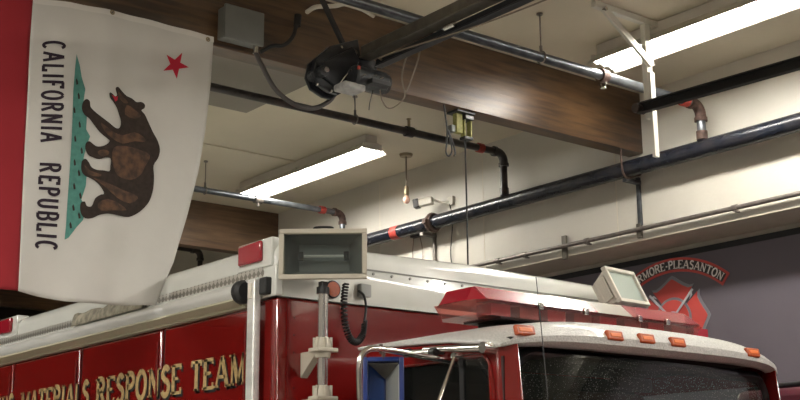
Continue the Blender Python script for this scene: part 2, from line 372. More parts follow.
b = MB(); ring_of(b, (xx, 9.35, 4.65), (1, 0, 0), .040, .04, 16); b.tube([(xx, 9.35, 4.63), (xx, 9.35, 4.58)], .013, 8); b.build('tee', M_cond, B3, smooth=True)
B4 = branch(12.14, 4.73, -6.95, .030, M_pipe, 'black sprinkler pipe bending down below the far beam beside the flag', M_pipe, M_pipe, [], [])

# thin conduit low on the upper wall
zc = 3.866; xc = 6.905
t = thing('wall_conduit', (xc, 5.5, zc), 'thin galvanised conduit along the wall above the dark sign', 'conduit')
MB().tube([(xc, 1.5, zc), (xc, 13, zc)], .017, 12).build('pipe', M_cond, t, smooth=True)
for u, v in ((587, 243), (498, 262), (735, 209), (525, 256)):
    p = at(u, v, 'x', xc); b = MB(); ring_of(b, (xc, p.y, zc), (0, 1, 0), .023, .02, 12); b.box(xc-.01, XU-.002, p.y-.01, p.y+.01, zc-.028, zc-.018); b.build('coupling', M_cond, t, smooth=True)
for u, v, h in ((562, 247, .09), (637, 232, .05)):
    p = at(u, v, 'x', xc); MB().box(xc+.018, XU-.002, p.y-.022, p.y+.022, zc-h-.01, zc+h).build('strut', M_rail, t, bevel=.003)

def tags(o, l, c, g=None): return tag(o, l, c, g)
# vertical strut stubs holding the main
for i, (u, v, m, lb) in enumerate(((638, 190, M_pipeg, 'grey steel channel on the wall between main pipe and conduit, near the beam end'), (434, 245, M_cond, 'thin steel channel on the wall under the rusty pipe coupling'))):
    p = at(u, v, 'x', 6.93)
    t = thing('wall_strut', (6.93, p.y, zc), lb, 'bracket')
    b = MB(); b.box(6.925, XU-.001, p.y-.016, p.y+.016, 3.90 if i == 0 else 3.82, 4.27)
    b.build('channel', m, t, bevel=.003)
    MB().box(XM-.02, XU-.001, p.y-.02, p.y+.02, ZM-.095, ZM-.066).build('arm', m, t, bevel=.003)

# white strut bracket from the ceiling carrying the door track
xb, yb = 5.81, 4.69
t = thing('strut_bracket', (xb, yb, ZC), 'white-painted metal strut bracket hanging from the ceiling at upper right', 'bracket')
zt = ZC-.003
MB().box(5.33, 5.97, yb-.021, yb+.021, zt-.042, zt).build('top_strut', M_postw, t, bevel=.004)
MB().box(xb-.025, xb+.025, yb-.021, yb+.021, 4.25, zt-.043).build('post', M_postw, t, bevel=.004)
MB().box(xb-.028, xb+.014, yb-.045, yb-.022, 3.99, 4.55).build('lower_post', M_postw, t, bevel=.003)
a = Vector((5.38, yb-.035, zt-.05)); c = Vector((xb, yb-.035, 4.60)); d = (c-a).normalized()
b = MB(); b.obox((a+c)/2, d, Vector((0, 1, 0)), d.cross(Vector((0, 1, 0))), (c-a).length/2, .012, .024); b.build('diagonal', M_postw, t, bevel=.003)
b = MB(); b.tube([(xb-.003, yb-.062, 4.60), (xb-.003, yb-.035, 4.60)], .011, 8); b.tube([(5.38, yb-.062, zt-.06), (5.38, yb-.035, zt-.06)], .012, 8); b.build('bolt', M_chrome, t)
p0 = at(643, 108.5, 'x', xb-.07); p1 = at(800, 64, 'x', xb-.07); d = (p1-p0)
t = thing('door_track', p0, 'black door track running from the white bracket towards upper right', 'track')
pe = p0 + d*1.9; ps = p0 - d*.02
dn = d.normalized(); s1 = dn.cross(Vector((1, 0, 0))).normalized()
b = MB(); L2 = (pe-ps).length/2; cc = (ps+pe)/2
b.obox(cc, dn, Vector((1, 0, 0)), s1, L2, .004, .034)
b.obox(cc+s1*.03-Vector((.018, 0, 0)), dn, Vector((1, 0, 0)), s1, L2, .02, .004); b.obox(cc-s1*.03-Vector((.018, 0, 0)), dn, Vector((1, 0, 0)), s1, L2, .02, .004)
b.build('rail', M_blackm, t)
MB().tube([ps+Vector((-.05, 0, 0)), ps+Vector((.03, 0, 0))], .03, 12).build('bracket_bolt', M_pipe, t, smooth=True)

# pendant bulb
p = at(406, 154, 'z', ZC)
t = thing('pendant_lamp', (p.x, p.y, ZC), 'bare bulb on a cord hanging from the ceiling beyond the beam', 'lamp')
zb = at(406, 199, 'y', p.y).z
MB().tube([(p.x, p.y, ZC-.025), (p.x, p.y, ZC-.002)], [.055, .062], 20).build('canopy', M_brass, t, smooth=True)
MB().tube([(p.x, p.y, zb+.1), (p.x, p.y, ZC-.02)], .006, 6).build('cord', M_cable, t, smooth=True)
MB().tube([(p.x, p.y, zb+.03), (p.x, p.y, zb+.05), (p.x, p.y, zb+.11), (p.x, p.y, zb+.125)], [.020, .024, .022, .010], 14).build('socket', M_brass, t, smooth=True)
MB().tube([(p.x, p.y, zb-.042), (p.x, p.y, zb-.036), (p.x, p.y, zb-.018), (p.x, p.y, zb), (p.x, p.y, zb+.02), (p.x, p.y, zb+.035)], [.004, .02, .031, .031, .023, .016], 16).build('bulb', M_bulb, t, smooth=True)

# security camera over the coupling
p = at(425, 202, 'x', 6.80)
t = thing('security_camera', (XU, p.y, p.z), 'small white security camera on the wall above the rusty coupling', 'camera')
ax = Vector((-.45, .75, -.12)).normalized(); ay = ax.cross(Vector((0, 0, 1))).normalized(); az = ay.cross(ax)
MB().obox(p, ax, ay, az, .075, .035, .035).build('body', M_offwh, t, bevel=.008)
MB().obox(p+ax*.078, ax, ay, az, .026, .040, .040).build('lens_hood', M_black, t, bevel=.005)
q = p - ax*.08
MB().tube(bez([q, q+Vector((.05, -.04, -.02)), (XU-.02, q.y-.12, q.z-.03)]), .012, 8).build('arm', M_offwh, t, smooth=True)
MB().box(XU-.03, XU-.001, q.y-.17, q.y-.09, q.z-.06, q.z+.02).build('mount', M_offwh, t, bevel=.005)
b = MB(); b.tube(bez([(XU-.03, q.y-.13, q.z-.05), (XU-.025, q.y-.16, q.z-.2), (XU-.02, q.y-.12, q.z-.5), (XU-.012, q.y-.14, 3.9)]), .005, 6); b.build('cable', M_rubber, t, smooth=True)
p = at(418, 233, 'x', 6.93)
t = thing('junction_box', (XU, p.y, p.z), 'small black box on the wall just under the main pipe, left of the rusty coupling', 'box')
MB().box(XU-.06, XU-.001, p.y-.07, p.y+.07, p.z-.04, p.z+.04).build('body', M_black, t, bevel=.005)
b = MB()
for dy, zz in ((-.04, 3.84), (.05, 3.9)):
    b.tube(bez([(XU-.03, p.y+dy, p.z-.04), (XU-.02, p.y+dy*1.6, p.z-.2), (XU-.012, p.y+dy, zz)]), .004, 6)
b.build('wire', M_cable, t, smooth=True)

# ---------------------------------------------------------------- garage door opener
xo = 3.98; yo = 5.36
t = OP = thing('door_opener', (xo, yo, 4.55), 'black motorised door opener hung in front of the dark beam at top centre', 'opener')
def pt(u, v, y): return at(u, v, 'y', y)
# side plates outline traced on the plane, extruded to a real depth
out = [(316, 58), (330, 46), (358, 39), (361, 56), (372, 58), (378, 63), (377, 70), (360, 82), (338, 94), (330, 92), (318, 84), (313, 72)]
MB().prism([pt(u, v, 5.28) for u, v in out], (0, .03, 0)).build('side_plate', M_mach, t, bevel=.004)
MB().prism([pt(u, v, 5.28)+Vector((0.02, .10, 0)) for u, v in out], (0, .02, 0)).build('side_plate', M_mach, t, bevel=.004)
cx = [pt(u, v, 5.28) for u, v in [(322, 62), (352, 48), (358, 62), (350, 78), (336, 88), (322, 78)]]
MB().prism([q+Vector((0, -.02, 0)) for q in cx], (0, .13, 0)).build('gearbox', M_mach, t, bevel=.006)
q = pt(319, 70, 5.25); b = MB(); b.tube([q+Vector((0.03, -.015, 0)), q+Vector((0.03, .12, 0))], .032, 20); b.build('pulley', M_motor, t, smooth=True)
b = MB(); b.tube([q+Vector((0.03, -.035, 0)), q+Vector((0.03, -.01, 0))], .016, 10); b.build('bolt', M_chrome, t)
for u, v in ((356, 52), (337, 63), (341, 80), (332, 91), (318, 84), (342, 47)):
    q = pt(u, v, 5.27); b = MB(); b.tube([q, q+Vector((0, .014, 0))], .008 if u != 356 else .014, 8); b.build('bolt', M_chrome, t)
# motor: drum with its axis along x, lower right of the head
a = pt(352, 76, 5.20); c = pt(385, 76, 5.20); c.z = a.z
b = MB(); b.tube([a, a+Vector((.01, 0, 0)), c-Vector((.02, 0, 0)), c], [.055, .066, .066, .045], 24); b.build('motor', M_motor, t, smooth=True)
a2 = pt(357, 86, 5.2); b = MB(); b.tube([c-Vector((.06, 0, 0)), c+Vector((.006, 0, 0))], .058, 20); b.build('motor_end', M_black, t, smooth=True)
q = pt(352, 86, 5.2); MB().box(q.x-.075, q.x+.07, 5.16, 5.28, q.z-.03, q.z+.012).build('cover', mat('worn_white_cover', (.42, .42, .42), .45, noise=.3, nscale=30), t, bevel=.012)
q = pt(375, 86, 5.18); MB().box(q.x-.08, q.x+.05, 5.10, 5.22, q.z-.016, q.z+.012).build('terminal_box', M_black, t, bevel=.004)
for k in range(4):
    q = pt(362+k*6, 76+(k % 2)*3, 5.13); b = MB(); b.tube([q, q+Vector((.02, -.004, .012))], .004, 6); b.build('screw', M_chrome, t, smooth=True)
b = MB()
q = pt(340, 84, 5.26); b.tube(bez([q, pt(345, 77, 5.24), pt(349, 73, 5.24), pt(352, 70, 5.2)]), .006, 6)
b.build('wiring', M_chrome, t, smooth=True)
q = pt(358, 68, 5.15); MB().box(q.x-.008, q.x+.008, 5.135, 5.15, q.z-.01, q.z+.01).build('red_button', M_redtape, t, bevel=.003)
# rails run forward over the camera's right
r0 = pt(359, 55, 5.28)
zr = r0.z; xr = r0.x+.02
b = MB(); b.box(xr-.008, xr+.05, -2.5, 5.28, zr-.012, zr+.055); b.box(xr-.022, xr+.064, -2.5, 5.28, zr-.020, zr-.012)
b.build('rail', M_rail, t, bevel=.003)
b = MB(); b.box(xr+.055, xr+.09, -2.5, 5.22, zr-.065, zr-.028); b.box(xr+.045, xr+.10, -2.5, 5.22, zr-.075, zr-.065); b.build('chain_channel', M_mach, t, bevel=.003)
b = MB(); b.tube([(xr+.03, 4.50, zr-.045), (xr+.03, 4.58, zr-.045)], .016, 12); b.build('trolley', M_chrome, t, smooth=True)
for (u0, v0), (u1, v1) in (((326, 8), (343, 44)),):
    a = pt(u0, v0, 5.36); c = pt(u1, v1, 5.40); d = (c-a); a = a - d*max(0, (a.z+.0-4.88)/(-d.z)) if a.z > 4.9 else a
    top = a + d*((4.925-a.z)/d.z); d = c-top
    b = MB(); b.obox((top+c)/2, d.normalized(), Vector((0, 1, 0)), d.normalized().cross(Vector((0, 1, 0))), d.length/2, .012, .012); b.build('hanger_strut', M_blackm, t)

# wires beside the opener rail
b = MB(); b.tube(bez([pt(381, 60, 5.15), pt(392, 53, 5.0), (xr+.115, 4.0, zr-.085), (xr+.12, 2, zr-.09), (xr+.12, -1, zr-.09)]), .005, 6)
b.build('control_wire', M_cable, t, smooth=True)
b = MB(); b.tube(bez([pt(417, 41, 4.9), pt(407, 56, 5.0), pt(402, 75, 5.0), pt(404, 90, 5.0), pt(405, 94, 5.0)]), .005, 6)
b.tube(bez([pt(421, 41, 4.9), pt(419, 56, 5.0), pt(412, 78, 5.0), pt(406, 92, 5.0)]), .005, 6)
b.tube(bez([pt(405, 90, 5.0), pt(404, 98, 5.0), pt(396, 106, 5.05), pt(388, 108, 5.1), pt(382, 100, 5.12), pt(380, 90, 5.14)]), .004, 6)
tag(b.build('loose_cable', M_cable, smooth=True), 'loose cable loop dangling right of the opener motor', 'cable')
b = MB(); b.tube(bez([pt(354, 95, 5.2), pt(355, 105, 5.2), pt(355, 118, 5.2)]), .003, 5); b.tube(bez([pt(373, 90, 5.18), pt(370, 102, 5.18), pt(369, 110, 5.18)]), .003, 5)
b.build('hanging_wire', M_rubber, OP, smooth=True)

# grey electrical box on the beam
a = at(228.5, 3, 'y', 5.58); c = at(265, 44, 'y', 5.58)
t = thing('electrical_box', ((a.x+c.x)/2, 5.7, (a.z+c.z)/2), 'grey metal electrical box on the dark beam beside the flag', 'box')
MB().box(a.x, c.x, 5.62, 5.698, c.z-.0, a.z+.0).build('body', M_box, t, bevel=.006)
MB().box(a.x-.006, c.x+.006, 5.60, 5.622, c.z-.008, a.z+.008).build('cover', M_box, t, bevel=.005)
MB().tube([(c.x-.03, 5.63, c.z-.05), (c.x-.03, 5.63, c.z+.003)], .018, 12).build('gland', M_chrome, t, smooth=True)
g0 = Vector((c.x-.03, 5.63, c.z-.045))
b = MB(); b.tube(bez([g0, pt(262, 66, 5.58), pt(276, 90, 5.5), pt(296, 105, 5.45), pt(314, 108, 5.46), pt(328, 102, 5.46), pt(336, 93, 5.46)], 10), .014, 10)
tag(b.build('flexible_conduit', mat('flex_grey', (.06, .052, .05), .5), smooth=True), 'dark flexible conduit drooping from the grey box to the opener', 'conduit')
b = MB(); b.tube(bez([g0+Vector((.03, .0, .01)), pt(272, 46, 5.6), pt(284, 45, 5.6), pt(293, 36, 5.62), pt(297, 22, 5.64)], 10), .012, 10); b.tube([pt(297, 26, 5.64), pt(298, 15, 5.64)], .022, 10)
tag(b.build('short_conduit', M_rubber, smooth=True), 'short black conduit curling up the beam face from the grey box', 'conduit')
b = MB(); b.tube(bez([pt(307, 12, 5.6), pt(316, 7, 5.5), pt(334, 6, 5.4), pt(346, 4, 5.36), pt(360, 8, 5.34), pt(374, 16, 5.34)], 8), .014, 10)
tag(b.build('white_hose', M_offwh, smooth=True), 'short piece of off-white hose at the top left of the opener', 'hose')

# pull box with yellow tape under the beam, its long cable, black cord coil
p = at(462, 127, 'y', 5.78)
t = thing('cable_pulley_box', (p.x, 5.78, 4.45), 'small bracket box with yellow tape under the beam at centre', 'bracket')
MB().box(p.x-.09, p.x+.07, 5.72, 5.83, 4.435, 4.449).build('mounting_plate', M_motor, t)
MB().box(p.x-.065, p.x-.01, 5.76, 5.80, 4.30, 4.435).build('yellow_tape', M_yell, t, bevel=.004)
MB().box(p.x+.0, p.x+.075, 5.74, 5.82, 4.40, 4.435).build('upper_block', M_black, t, bevel=.004)
MB().box(p.x+.0, p.x+.075, 5.75, 5.81, 4.265, 4.285).build('lower_block', M_black, t, bevel=.003)
MB().box(p.x+.005, p.x+.015, 5.76, 5.80, 4.28, 4.41).build('side_bar', M_yell, t)
MB().box(p.x+.062, p.x+.072, 5.76, 5.80, 4.28, 4.41).build('side_bar', M_yell, t)
MB().box(p.x-.10, p.x-.066, 5.77, 5.82, 4.30, 4.35).build('clear_box', M_box, t, bevel=.004)
xw = at(466.5, 200, 'y', 5.78).x
b = MB(); b.tube([(xw, 5.78, 4.27), (xw, 5.78, 3.18)], .006, 6); b.tube([(xw, 5.78, 3.16), (xw, 5.78, 3.22)], .014, 8)
tag(b.build('pull_cable', M_blackm, smooth=True), 'long straight dark pull cable hanging down in front of the wall', 'cable')
b = MB()
q = [at(u, v, 'y', 5.712) for u, v in ((444, 112.5), (447, 128), (447, 140), (446, 152), (449, 156), (452, 150), (450, 138), (448, 130), (452, 140), (455, 152), (454, 156))]
q[0].z = 4.449
b.tube(bez(q, 6), .006, 6)
tag(b.build('cord_loop', M_rubber, smooth=True), 'black cord loops hanging under the beam left of the yellow-taped bracket', 'cord')

# ---------------------------------------------------------------- stroke lettering
def arcp(cx, cy, rx, ry, a0, a1, n=10): return [(cx+rx*math.cos(math.radians(a0+(a1-a0)*k/n)), cy+ry*math.sin(math.radians(a0+(a1-a0)*k/n))) for k in range(n+1)]
K, N_ = 1.0, 0.55   # thick / thin
GL = {
'A': (.80, [([(.06, 0), (.38, 1)], N_), ([(.40, 1), (.74, 0)], K), ([(.17, .34), (.62, .34)], N_)], [(.06, 0), (.74, 0)]),
'B': (.66, [([(.12, 0), (.12, 1)], K), ([(.12, 1)]+arcp(.36, .76, .22, .24, 90, -90)+[(.12, .52)], K), ([(.12, .52)]+arcp(.38, .26, .24, .26, 90, -90)+[(.12, 0)], K)], [(.1, 0), (.1, 1)]),
'C': (.70, [(arcp(.37, .5, .29, .5, 48, 312, 18), K)], []),
'D': (.74, [([(.12, 0), (.12, 1)], K), ([(.12, 1)]+arcp(.32, .5, .34, .5, 90, -90, 14)+[(.12, 0)], K)], [(.1, 0), (.1, 1)]),
'E': (.66, [([(.12, 0), (.12, 1)], K), ([(.12, .97), (.58, .97), (.58, .82)], N_), ([(.12, .52), (.46, .52)], N_), ([(.12, .03), (.60, .03), (.60, .2)], N_)], [(.1, 0), (.1, 1)]),
'F': (.62, [([(.12, 0), (.12, 1)], K), ([(.12, .97), (.56, .97), (.56, .82)], N_), ([(.12, .52), (.44, .52)], N_)], [(.1, 0), (.1, 1)]),
'H': (.78, [([(.13, 0), (.13, 1)], K), ([(.65, 0), (.65, 1)], K), ([(.13, .5), (.65, .5)], N_)], [(.13, 0), (.13, 1), (.65, 0), (.65, 1)]),
'I': (.30, [([(.15, 0), (.15, 1)], K)], [(.15, 0), (.15, 1)]),
'L': (.60, [([(.12, 0), (.12, 1)], K), ([(.12, .03), (.54, .03), (.54, .22)], N_)], [(.1, 0), (.1, 1)]),
'M': (.96, [([(.12, 0), (.14, 1)], N_), ([(.16, 1), (.47, .08)], K), ([(.47, .08), (.78, 1)], N_), ([(.81, 1), (.83, 0)], K)], [(.12, 0), (.83, 0), (.10, 1), (.85, 1)]),
'N': (.80, [([(.13, 0), (.13, 1)], N_), ([(.13, 1), (.66, .02)], K), ([(.66, 0), (.66, 1)], N_)], [(.13, 0), (.10, 1), (.66, 1)]),
'O': (.80, [(arcp(.40, .5, .31, .48, 90, 450, 22), K)], []),
'P': (.66, [([(.12, 0), (.12, 1)], K), ([(.12, .98)]+arcp(.34, .74, .24, .24, 90, -90)+[(.12, .5)], K)], [(.12, 0), (.1, 1)]),
'R': (.74, [([(.12, 0), (.12, 1)], K), ([(.12, .98)]+arcp(.34, .75, .24, .23, 90, -90)+[(.12, .52)], K), ([(.36, .52), (.66, 0)], K)], [(.12, 0), (.66, 0), (.1, 1)]),
'S': (.62, [(arcp(.32, .74, .20, .24, 25, 200, 9)+[(.30, .52)]+arcp(.31, .26, .22, .26, 60, -155, 12), K)], []),
'T': (.70, [([(.35, 0), (.35, 1)], K), ([(.05, .82), (.05, .97), (.65, .97), (.65, .82)], N_)], [(.35, 0)]),
'U': (.76, [([(.13, 1), (.13, .3)]+arcp(.38, .3, .25, .28, 180, 360, 12)+[(.63, 1)], K)], [(.13, 1), (.63, 1)]),
'V': (.78, [([(.06, 1), (.39, 0)], K), ([(.39, 0), (.72, 1)], N_)], [(.08, 1), (.70, 1)]),
'Z': (.66, [([(.08, .82), (.08, .97), (.56, .97)], N_), ([(.56, .97), (.09, .03)], K), ([(.09, .03), (.58, .03), (.58, .2)], N_)], []),
'-': (.36, [([(.06, .42), (.30, .42)], K)], []),
' ': (.42, [], []),
}
def glyph_width(s, track): return sum(GL[c][0]+track for c in s)-track
def lettering(s, fn, stroke=.16, serif=True, track=.08, sans_w=1.0):
    """fn maps (a along the line, b up) in cap heights to a 3D point; returns an MB of ribbons"""
    m = MB(); x = 0; d0 = .0
    for ch in s:
        wd, strokes, ser = GL[ch]
        for pts, k in strokes:
            hw = stroke*(k if serif else 1)/2
            P = [Vector((p[0]*sans_w, p[1])) for p in pts]
            Q = [P[0]]
            for p in P[1:]:
                nseg = max(1, int((p-Q[-1]).length/.25)); q0 = Q[-1].copy()
                for j in range(1, nseg+1): Q.append(q0.lerp(p, j/nseg))
            P = Q; Lf, Rt = [], []
            for i in range(len(P)):
                t1 = (P[min(i+1, len(P)-1)]-P[i]); t0 = (P[i]-P[max(i-1, 0)])
                t1 = t1.normalized() if t1.length else t0.normalized(); t0 = t0.normalized() if t0.length else t1
                n0 = Vector((-t0.y, t0.x)); n1 = Vector((-t1.y, t1.x)); nn = (n0+n1)
                nn = nn/ max(.35, nn.length_squared/2) if nn.length > .1 else n1
                Lf.append(P[i]+nn*hw); Rt.append(P[i]-nn*hw)
            for i in range(len(P)-1):
                f = [m.b.verts.new(fn(x+q.x, q.y)) for q in (Lf[i], Rt[i], Rt[i+1], Lf[i+1])]
                m.b.faces.new(f)
        if serif:
            for sx, sy in ser:
                h = .07; y0 = sy if sy == 0 else sy-h
                f = [m.b.verts.new(fn(x+sx+q[0], y0+q[1])) for q in ((-.15, 0), (.15, 0), (.15, h), (-.15, h))]
                m.b.faces.new(f)
        x += wd*(1 if serif else sans_w)+track
    return m

# ---------------------------------------------------------------- wall sign
Xs = XL-.03
t = thing('wall_sign', (Xs, 5.8, 3.2), 'dark grey wall sign with arched fire department ribbon and red cross emblem', 'sign')
MB().box(Xs, XL-.001, -3.5, 9.4, 1.0, 3.70).build('backboard', M_grey, t)  # out-of-view front length added to darken the windshield reflection
MB().box(Xs-.006, XL-.001, -3.55, 9.5, 3.70, 3.745).build('top_shadow_line', M_blackm, t)  # black strip stands in for the shadow line above the recessed sign
YC, ZA, RO, RI = 5.80, 2.87, .83, .722
def arcribbon(r0, r1, a0, a1, x, th=.006):
    b = MB(); n = 48; P = []
    for k in range(n+1):
        a = a0+(a1-a0)*k/n
        P.append([(x, YC-math.sin(a)*r, ZA+math.cos(a)*r) for r in (r0, r1)])
    return b.grid(P)
A1 = .69
arcribbon(RI, RO, -A1, A1, Xs-.006).build('ribbon', M_signred, t, solid=.006)
arcribbon(RI+.019, RO-.019, -A1+.024, A1-.024, Xs-.011).build('ribbon_field', mat('ribbon_dark', (.03, .028, .03), .5), t, solid=.003)
s = 'LIVERMORE-PLEASANTON'; wt = glyph_width(s, .07); cap = .062; rb = RI+.024
def fa(a, b): 
    r = rb+b*cap; ang = (a-wt/2)*cap/(rb+cap*.5); return Vector((Xs-.015, YC-math.sin(ang)*r, ZA+math.cos(ang)*r))
need = 2*(A1-.035)*(rb+cap*.5)/cap
wt0 = wt
kx = need/wt0
def fa(a, b):
    r = rb+b*cap; ang = (a-wt0/2)*kx*cap/(rb+cap*.5); return Vector((Xs-.015, YC-math.sin(ang)*r, ZA+math.cos(ang)*r))
lettering(s, fa, .19, True, .07).build('lettering', M_signwhite, t)
def cross(scale, x, name, m, R=.30):
    zc2 = 3.23; b = MB()
    for q in range(4):
        rot = q*math.pi/2; pts = []
        # lobe: corner -> concave -> peak -> concave -> corner -> centre
        def P(r, a): return (x, YC-math.sin(rot+a)*r, zc2+math.cos(rot+a)*r)
        g = math.radians(39)
        prof = [(-g, .985), (-.58, .90), (-.40, .89), (-.22, .93), (-.10, .985), (0, 1.03), (.10, .985), (.22, .93), (.40, .89), (.58, .90), (g, .985)]
        for a, r in prof: pts.append(P(R*scale*r, a))
        pts += [P(R*scale*.5, g), P(R*.3, .4), P(R*.3, -.4), P(R*scale*.5, -g)]
        b.prism(pts, (-.004, 0, 0))
    b.build(name, m, t)
def disc(r, x, name, m, r0=0, n=40, h=.004):
    b = MB(); b.tube([(x, YC, 3.23), (x-h, YC, 3.23)], r, n); b.build(name, m, t)
cross(1.09, Xs-.002, 'cross_border', M_signgrey)
cross(1.0, Xs-.0065, 'cross', M_signred)
disc(.168, Xs-.011, 'ring', M_signgrey); disc(.148, Xs-.0155, 'disc', M_signred)
disc(.062, Xs-.020, 'centre_badge', M_signsil); disc(.045, Xs-.0245, 'badge_field', M_signred)
for sgn in (-1, 1):
    b = MB(); d = Vector((0, -sgn*math.sin(math.pi/4), math.cos(math.pi/4))); c = Vector((Xs-.031, YC, 3.23))
    n2 = Vector((1, 0, 0)).cross(d)
    b.obox(c+d*.02, d, n2, Vector((1, 0, 0)), .27, .008, .003)
    e = c+d*.245; b.prism([e+n2*.012, e+n2*.026-d*.03, e+n2*.026+d*.01, e+d*.03, e-n2*.012], (.003, 0, 0))
    b.build('crossed_axe', M_signsil, t)

# ---------------------------------------------------------------- maroon vehicle beyond the cab
p = at(789, 393, 'x', 6.3)
t = thing('parked_vehicle', (6.35, p.y-.9, 0), 'dark maroon vehicle beyond the cab at the bottom right corner', 'vehicle')
y1 = p.y+.35; y0 = p.y-3.4
MB().box(5.75, 6.95, y0, y1, .45, 1.5).build('body', M_maroon, t, bevel=.06, seg=3)
b = MB(); b.prism([(5.82, y0+.5, 1.5), (5.82, y1-.1, 1.5), (5.90, y1-.25, p.z-.0), (5.90, y0+1.0, p.z)], (1.05, 0, 0)); b.build('cabin', M_maroon, t, bevel=.05, seg=3)
MB().box(5.95, 6.85, y0+1.1, y1-.3, p.z+.002, p.z+.03).build('roof_rack', M_blackm, t, bevel=.01)
for yy in (y0+.7, y1-.8):
    for xx in (5.8, 6.72):
        MB().tube([(xx, yy, .36), (xx+.22, yy, .36)], .36, 24).build('wheel', M_rubber, t, smooth=True)

# ---------------------------------------------------------------- flag
YF = 5.655
def wave(x, z):
    k = max(0, min(1, (4.47-z)/1.5))
    return k*(.020*math.sin(7.5*x+2.2*z) + .012*math.sin(17*x-3.5*z+1)) + .03*k*k + .004*math.sin(26*x+4)
def fl(u, v, off=0.0):
    p = at(u, v, 'y', YF); p.y = YF-.02-wave(p.x, p.z)-off; return p
E_top = [(-6, -8), (32, -2), (60, 3), (110, 12.5), (160, 26), (212, 38)]
def lerp_list(L, t):
    t = max(0, min(.99999, t))*(len(L)-1); i = int(t); f = t-i
    return (L[i][0]+(L[i+1][0]-L[i][0])*f, L[i][1]+(L[i+1][1]-L[i][1])*f)
def coons(left, right, top, bot, s, t):
    l = lerp_list(left, t); r = lerp_list(right, t); a = lerp_list(top, s); b = lerp_list(bot, s)
    c = [(1-s)*(1-t)*left[0][k]+s*(1-t)*right[0][k]+(1-s)*t*left[-1][k]+s*t*right[-1][k] for k in (0, 1)]
    return tuple((1-s)*l[k]+s*r[k]+(1-t)*a[k]+t*b[k]-c[k] for k in (0, 1))
seam = [(31.5, -1), (28.5, 40), (26, 100), (22, 170), (18, 235), (14.5, 292)]
redL = [(-8, -10), (-10, 40), (-13, 100), (-16, 170), (-20, 235), (-24, 290)]
rightE = [(212, 38), (208.5, 85), (203, 135), (194, 190), (180, 248), (166, 285), (150, 307)]
# resample the right edge evenly in v
rightE = [(212, 38), (208.8, 83), (203.5, 128), (196, 173), (184.5, 218), (171, 263), (150, 307)]
topW = [(31.5, -1), (67, 3.5), (103, 10), (139, 19), (175.5, 28.5), (212, 38)]
botW = [(14.5, 292), (38, 297.5), (62, 302.5), (92, 305.5), (122, 307), (150, 307)]
topR = [(-8, -10), (31.5, -1)]; botR = [(-24, 290), (-5, 291), (14.5, 292)]
t = thing('flag', (2.7, YF, 4.45), 'white bear flag with a red stripe, hung sideways from the dark beam at left', 'flag')
P = [[fl(*coons(seam, rightE, topW, botW, i/44, j/60)) for i in range(45)] for j in range(61)]
MB().grid(P).build('cloth', M_cloth, t, smooth=True, solid=.0015)
P = [[fl(*coons(redL, seam, topR, botR, i/10, j/60)) for i in range(11)] for j in range(61)]
MB().grid(P).build('red_stripe', M_clothr, t, smooth=True, solid=.0015)
P = [[fl(*(lambda q: (q[0], q[1]+5.5*k))(coons(seam, rightE, topW, botW, i/44, 0)), off=.003) for i in range(45)] for k in (0, 1)]
MB().grid(P).build('heading_band', mat('heading_canvas', (.63, .61, .57), .9), t)
for u, v in ((110, 12), (206, 38.5)):
    q = fl(u, v+2, .006); b = MB(); b.torus(q, (0, 1, 0), .010, .004, 16, 6); b.build('grommet', M_brass, t, smooth=True)
    b = MB(); b.tube([q+Vector((0, -.004, 0)), (q.x, 5.70, q.z)], .004, 8); b.build('nail', M_rail, t)
def decal(poly, name, m, off):
    b = MB(); vs = [b.b.verts.new((u, v, 0)) for u, v in poly]
    for tri in tessellate_polygon([[Vector((u, v, 0)) for u, v in poly]]): b.b.faces.new([vs[k] for k in tri])
    for _ in range(3):
        long = [e for e in b.b.edges if e.calc_length() > 9]
        if not long: break
        bmesh.ops.subdivide_edges(b.b, edges=long, cuts=1)
        bmesh.ops.triangulate(b.b, faces=[f for f in b.b.faces if len(f.verts) > 3])
    for v in b.b.verts: v.co = fl(v.co.x, v.co.y, off)
    return b.build(name, m, t)
S = 110/314
def cb(L): return [(60+x*S, 85+y*S*1.0) for x, y in L]
def smooth_poly(L, n=4):
    out = []; N = len(L)
    for i in range(N):
        a, b2, c, d = (Vector(L[(i+k-1) % N]) for k in range(4))
        for k in range(n):
            u = k/n; q = 0.5*((2*b2)+(c-a)*u+(2*a-5*b2+4*c-d)*u*u+(3*b2-a-3*c+d)*u**3); out.append((q.x, q.y))
    return out
bear = [(152, 14), (160, 9), (172, 22), (184, 34), (200, 42), (212, 52), (226, 52), (236, 60), (234, 70), (226, 76), (236, 88), (246, 108), (260, 136), (274, 160), (281, 186), (276, 210), (262, 232), (263, 262), (260, 298), (250, 330), (234, 352), (212, 370), (185, 381), (150, 377), (120, 374), (95, 378), (78, 386), (60, 386), (50, 374), (47, 356), (50, 340), (60, 338), (64, 350), (76, 352), (86, 330), (100, 320), (110, 317), (103, 300), (90, 283), (76, 272), (60, 262), (52, 246), (54, 222), (64, 215), (72, 224), (80, 240), (94, 248), (112, 250), (128, 252), (131, 236), (132, 216), (118, 213), (100, 217), (82, 211), (70, 202), (64, 186), (66, 170), (76, 165), (86, 174), (98, 181), (116, 178), (131, 166), (122, 156), (104, 140), (90, 120), (76, 100), (62, 88), (55, 72), (58, 54), (68, 44), (78, 50), (80, 66), (92, 80), (108, 94), (132, 113), (150, 127), (162, 126), (166, 108), (160, 86), (154, 68), (144, 52), (135, 40), (134, 26), (142, 28), (150, 36), (156, 32)]
ground = [(30, 12), (37, 35), (41, 60), (49, 85), (45, 110), (52, 140), (50, 170), (58, 185), (50, 205), (44, 230), (50, 262), (47, 290), (38, 318), (46, 340), (40, 362), (28, 376), (12, 398), (4, 402), (7, 372), (10, 320), (14, 262), (17, 210), (20, 150), (22, 90), (26, 45)]
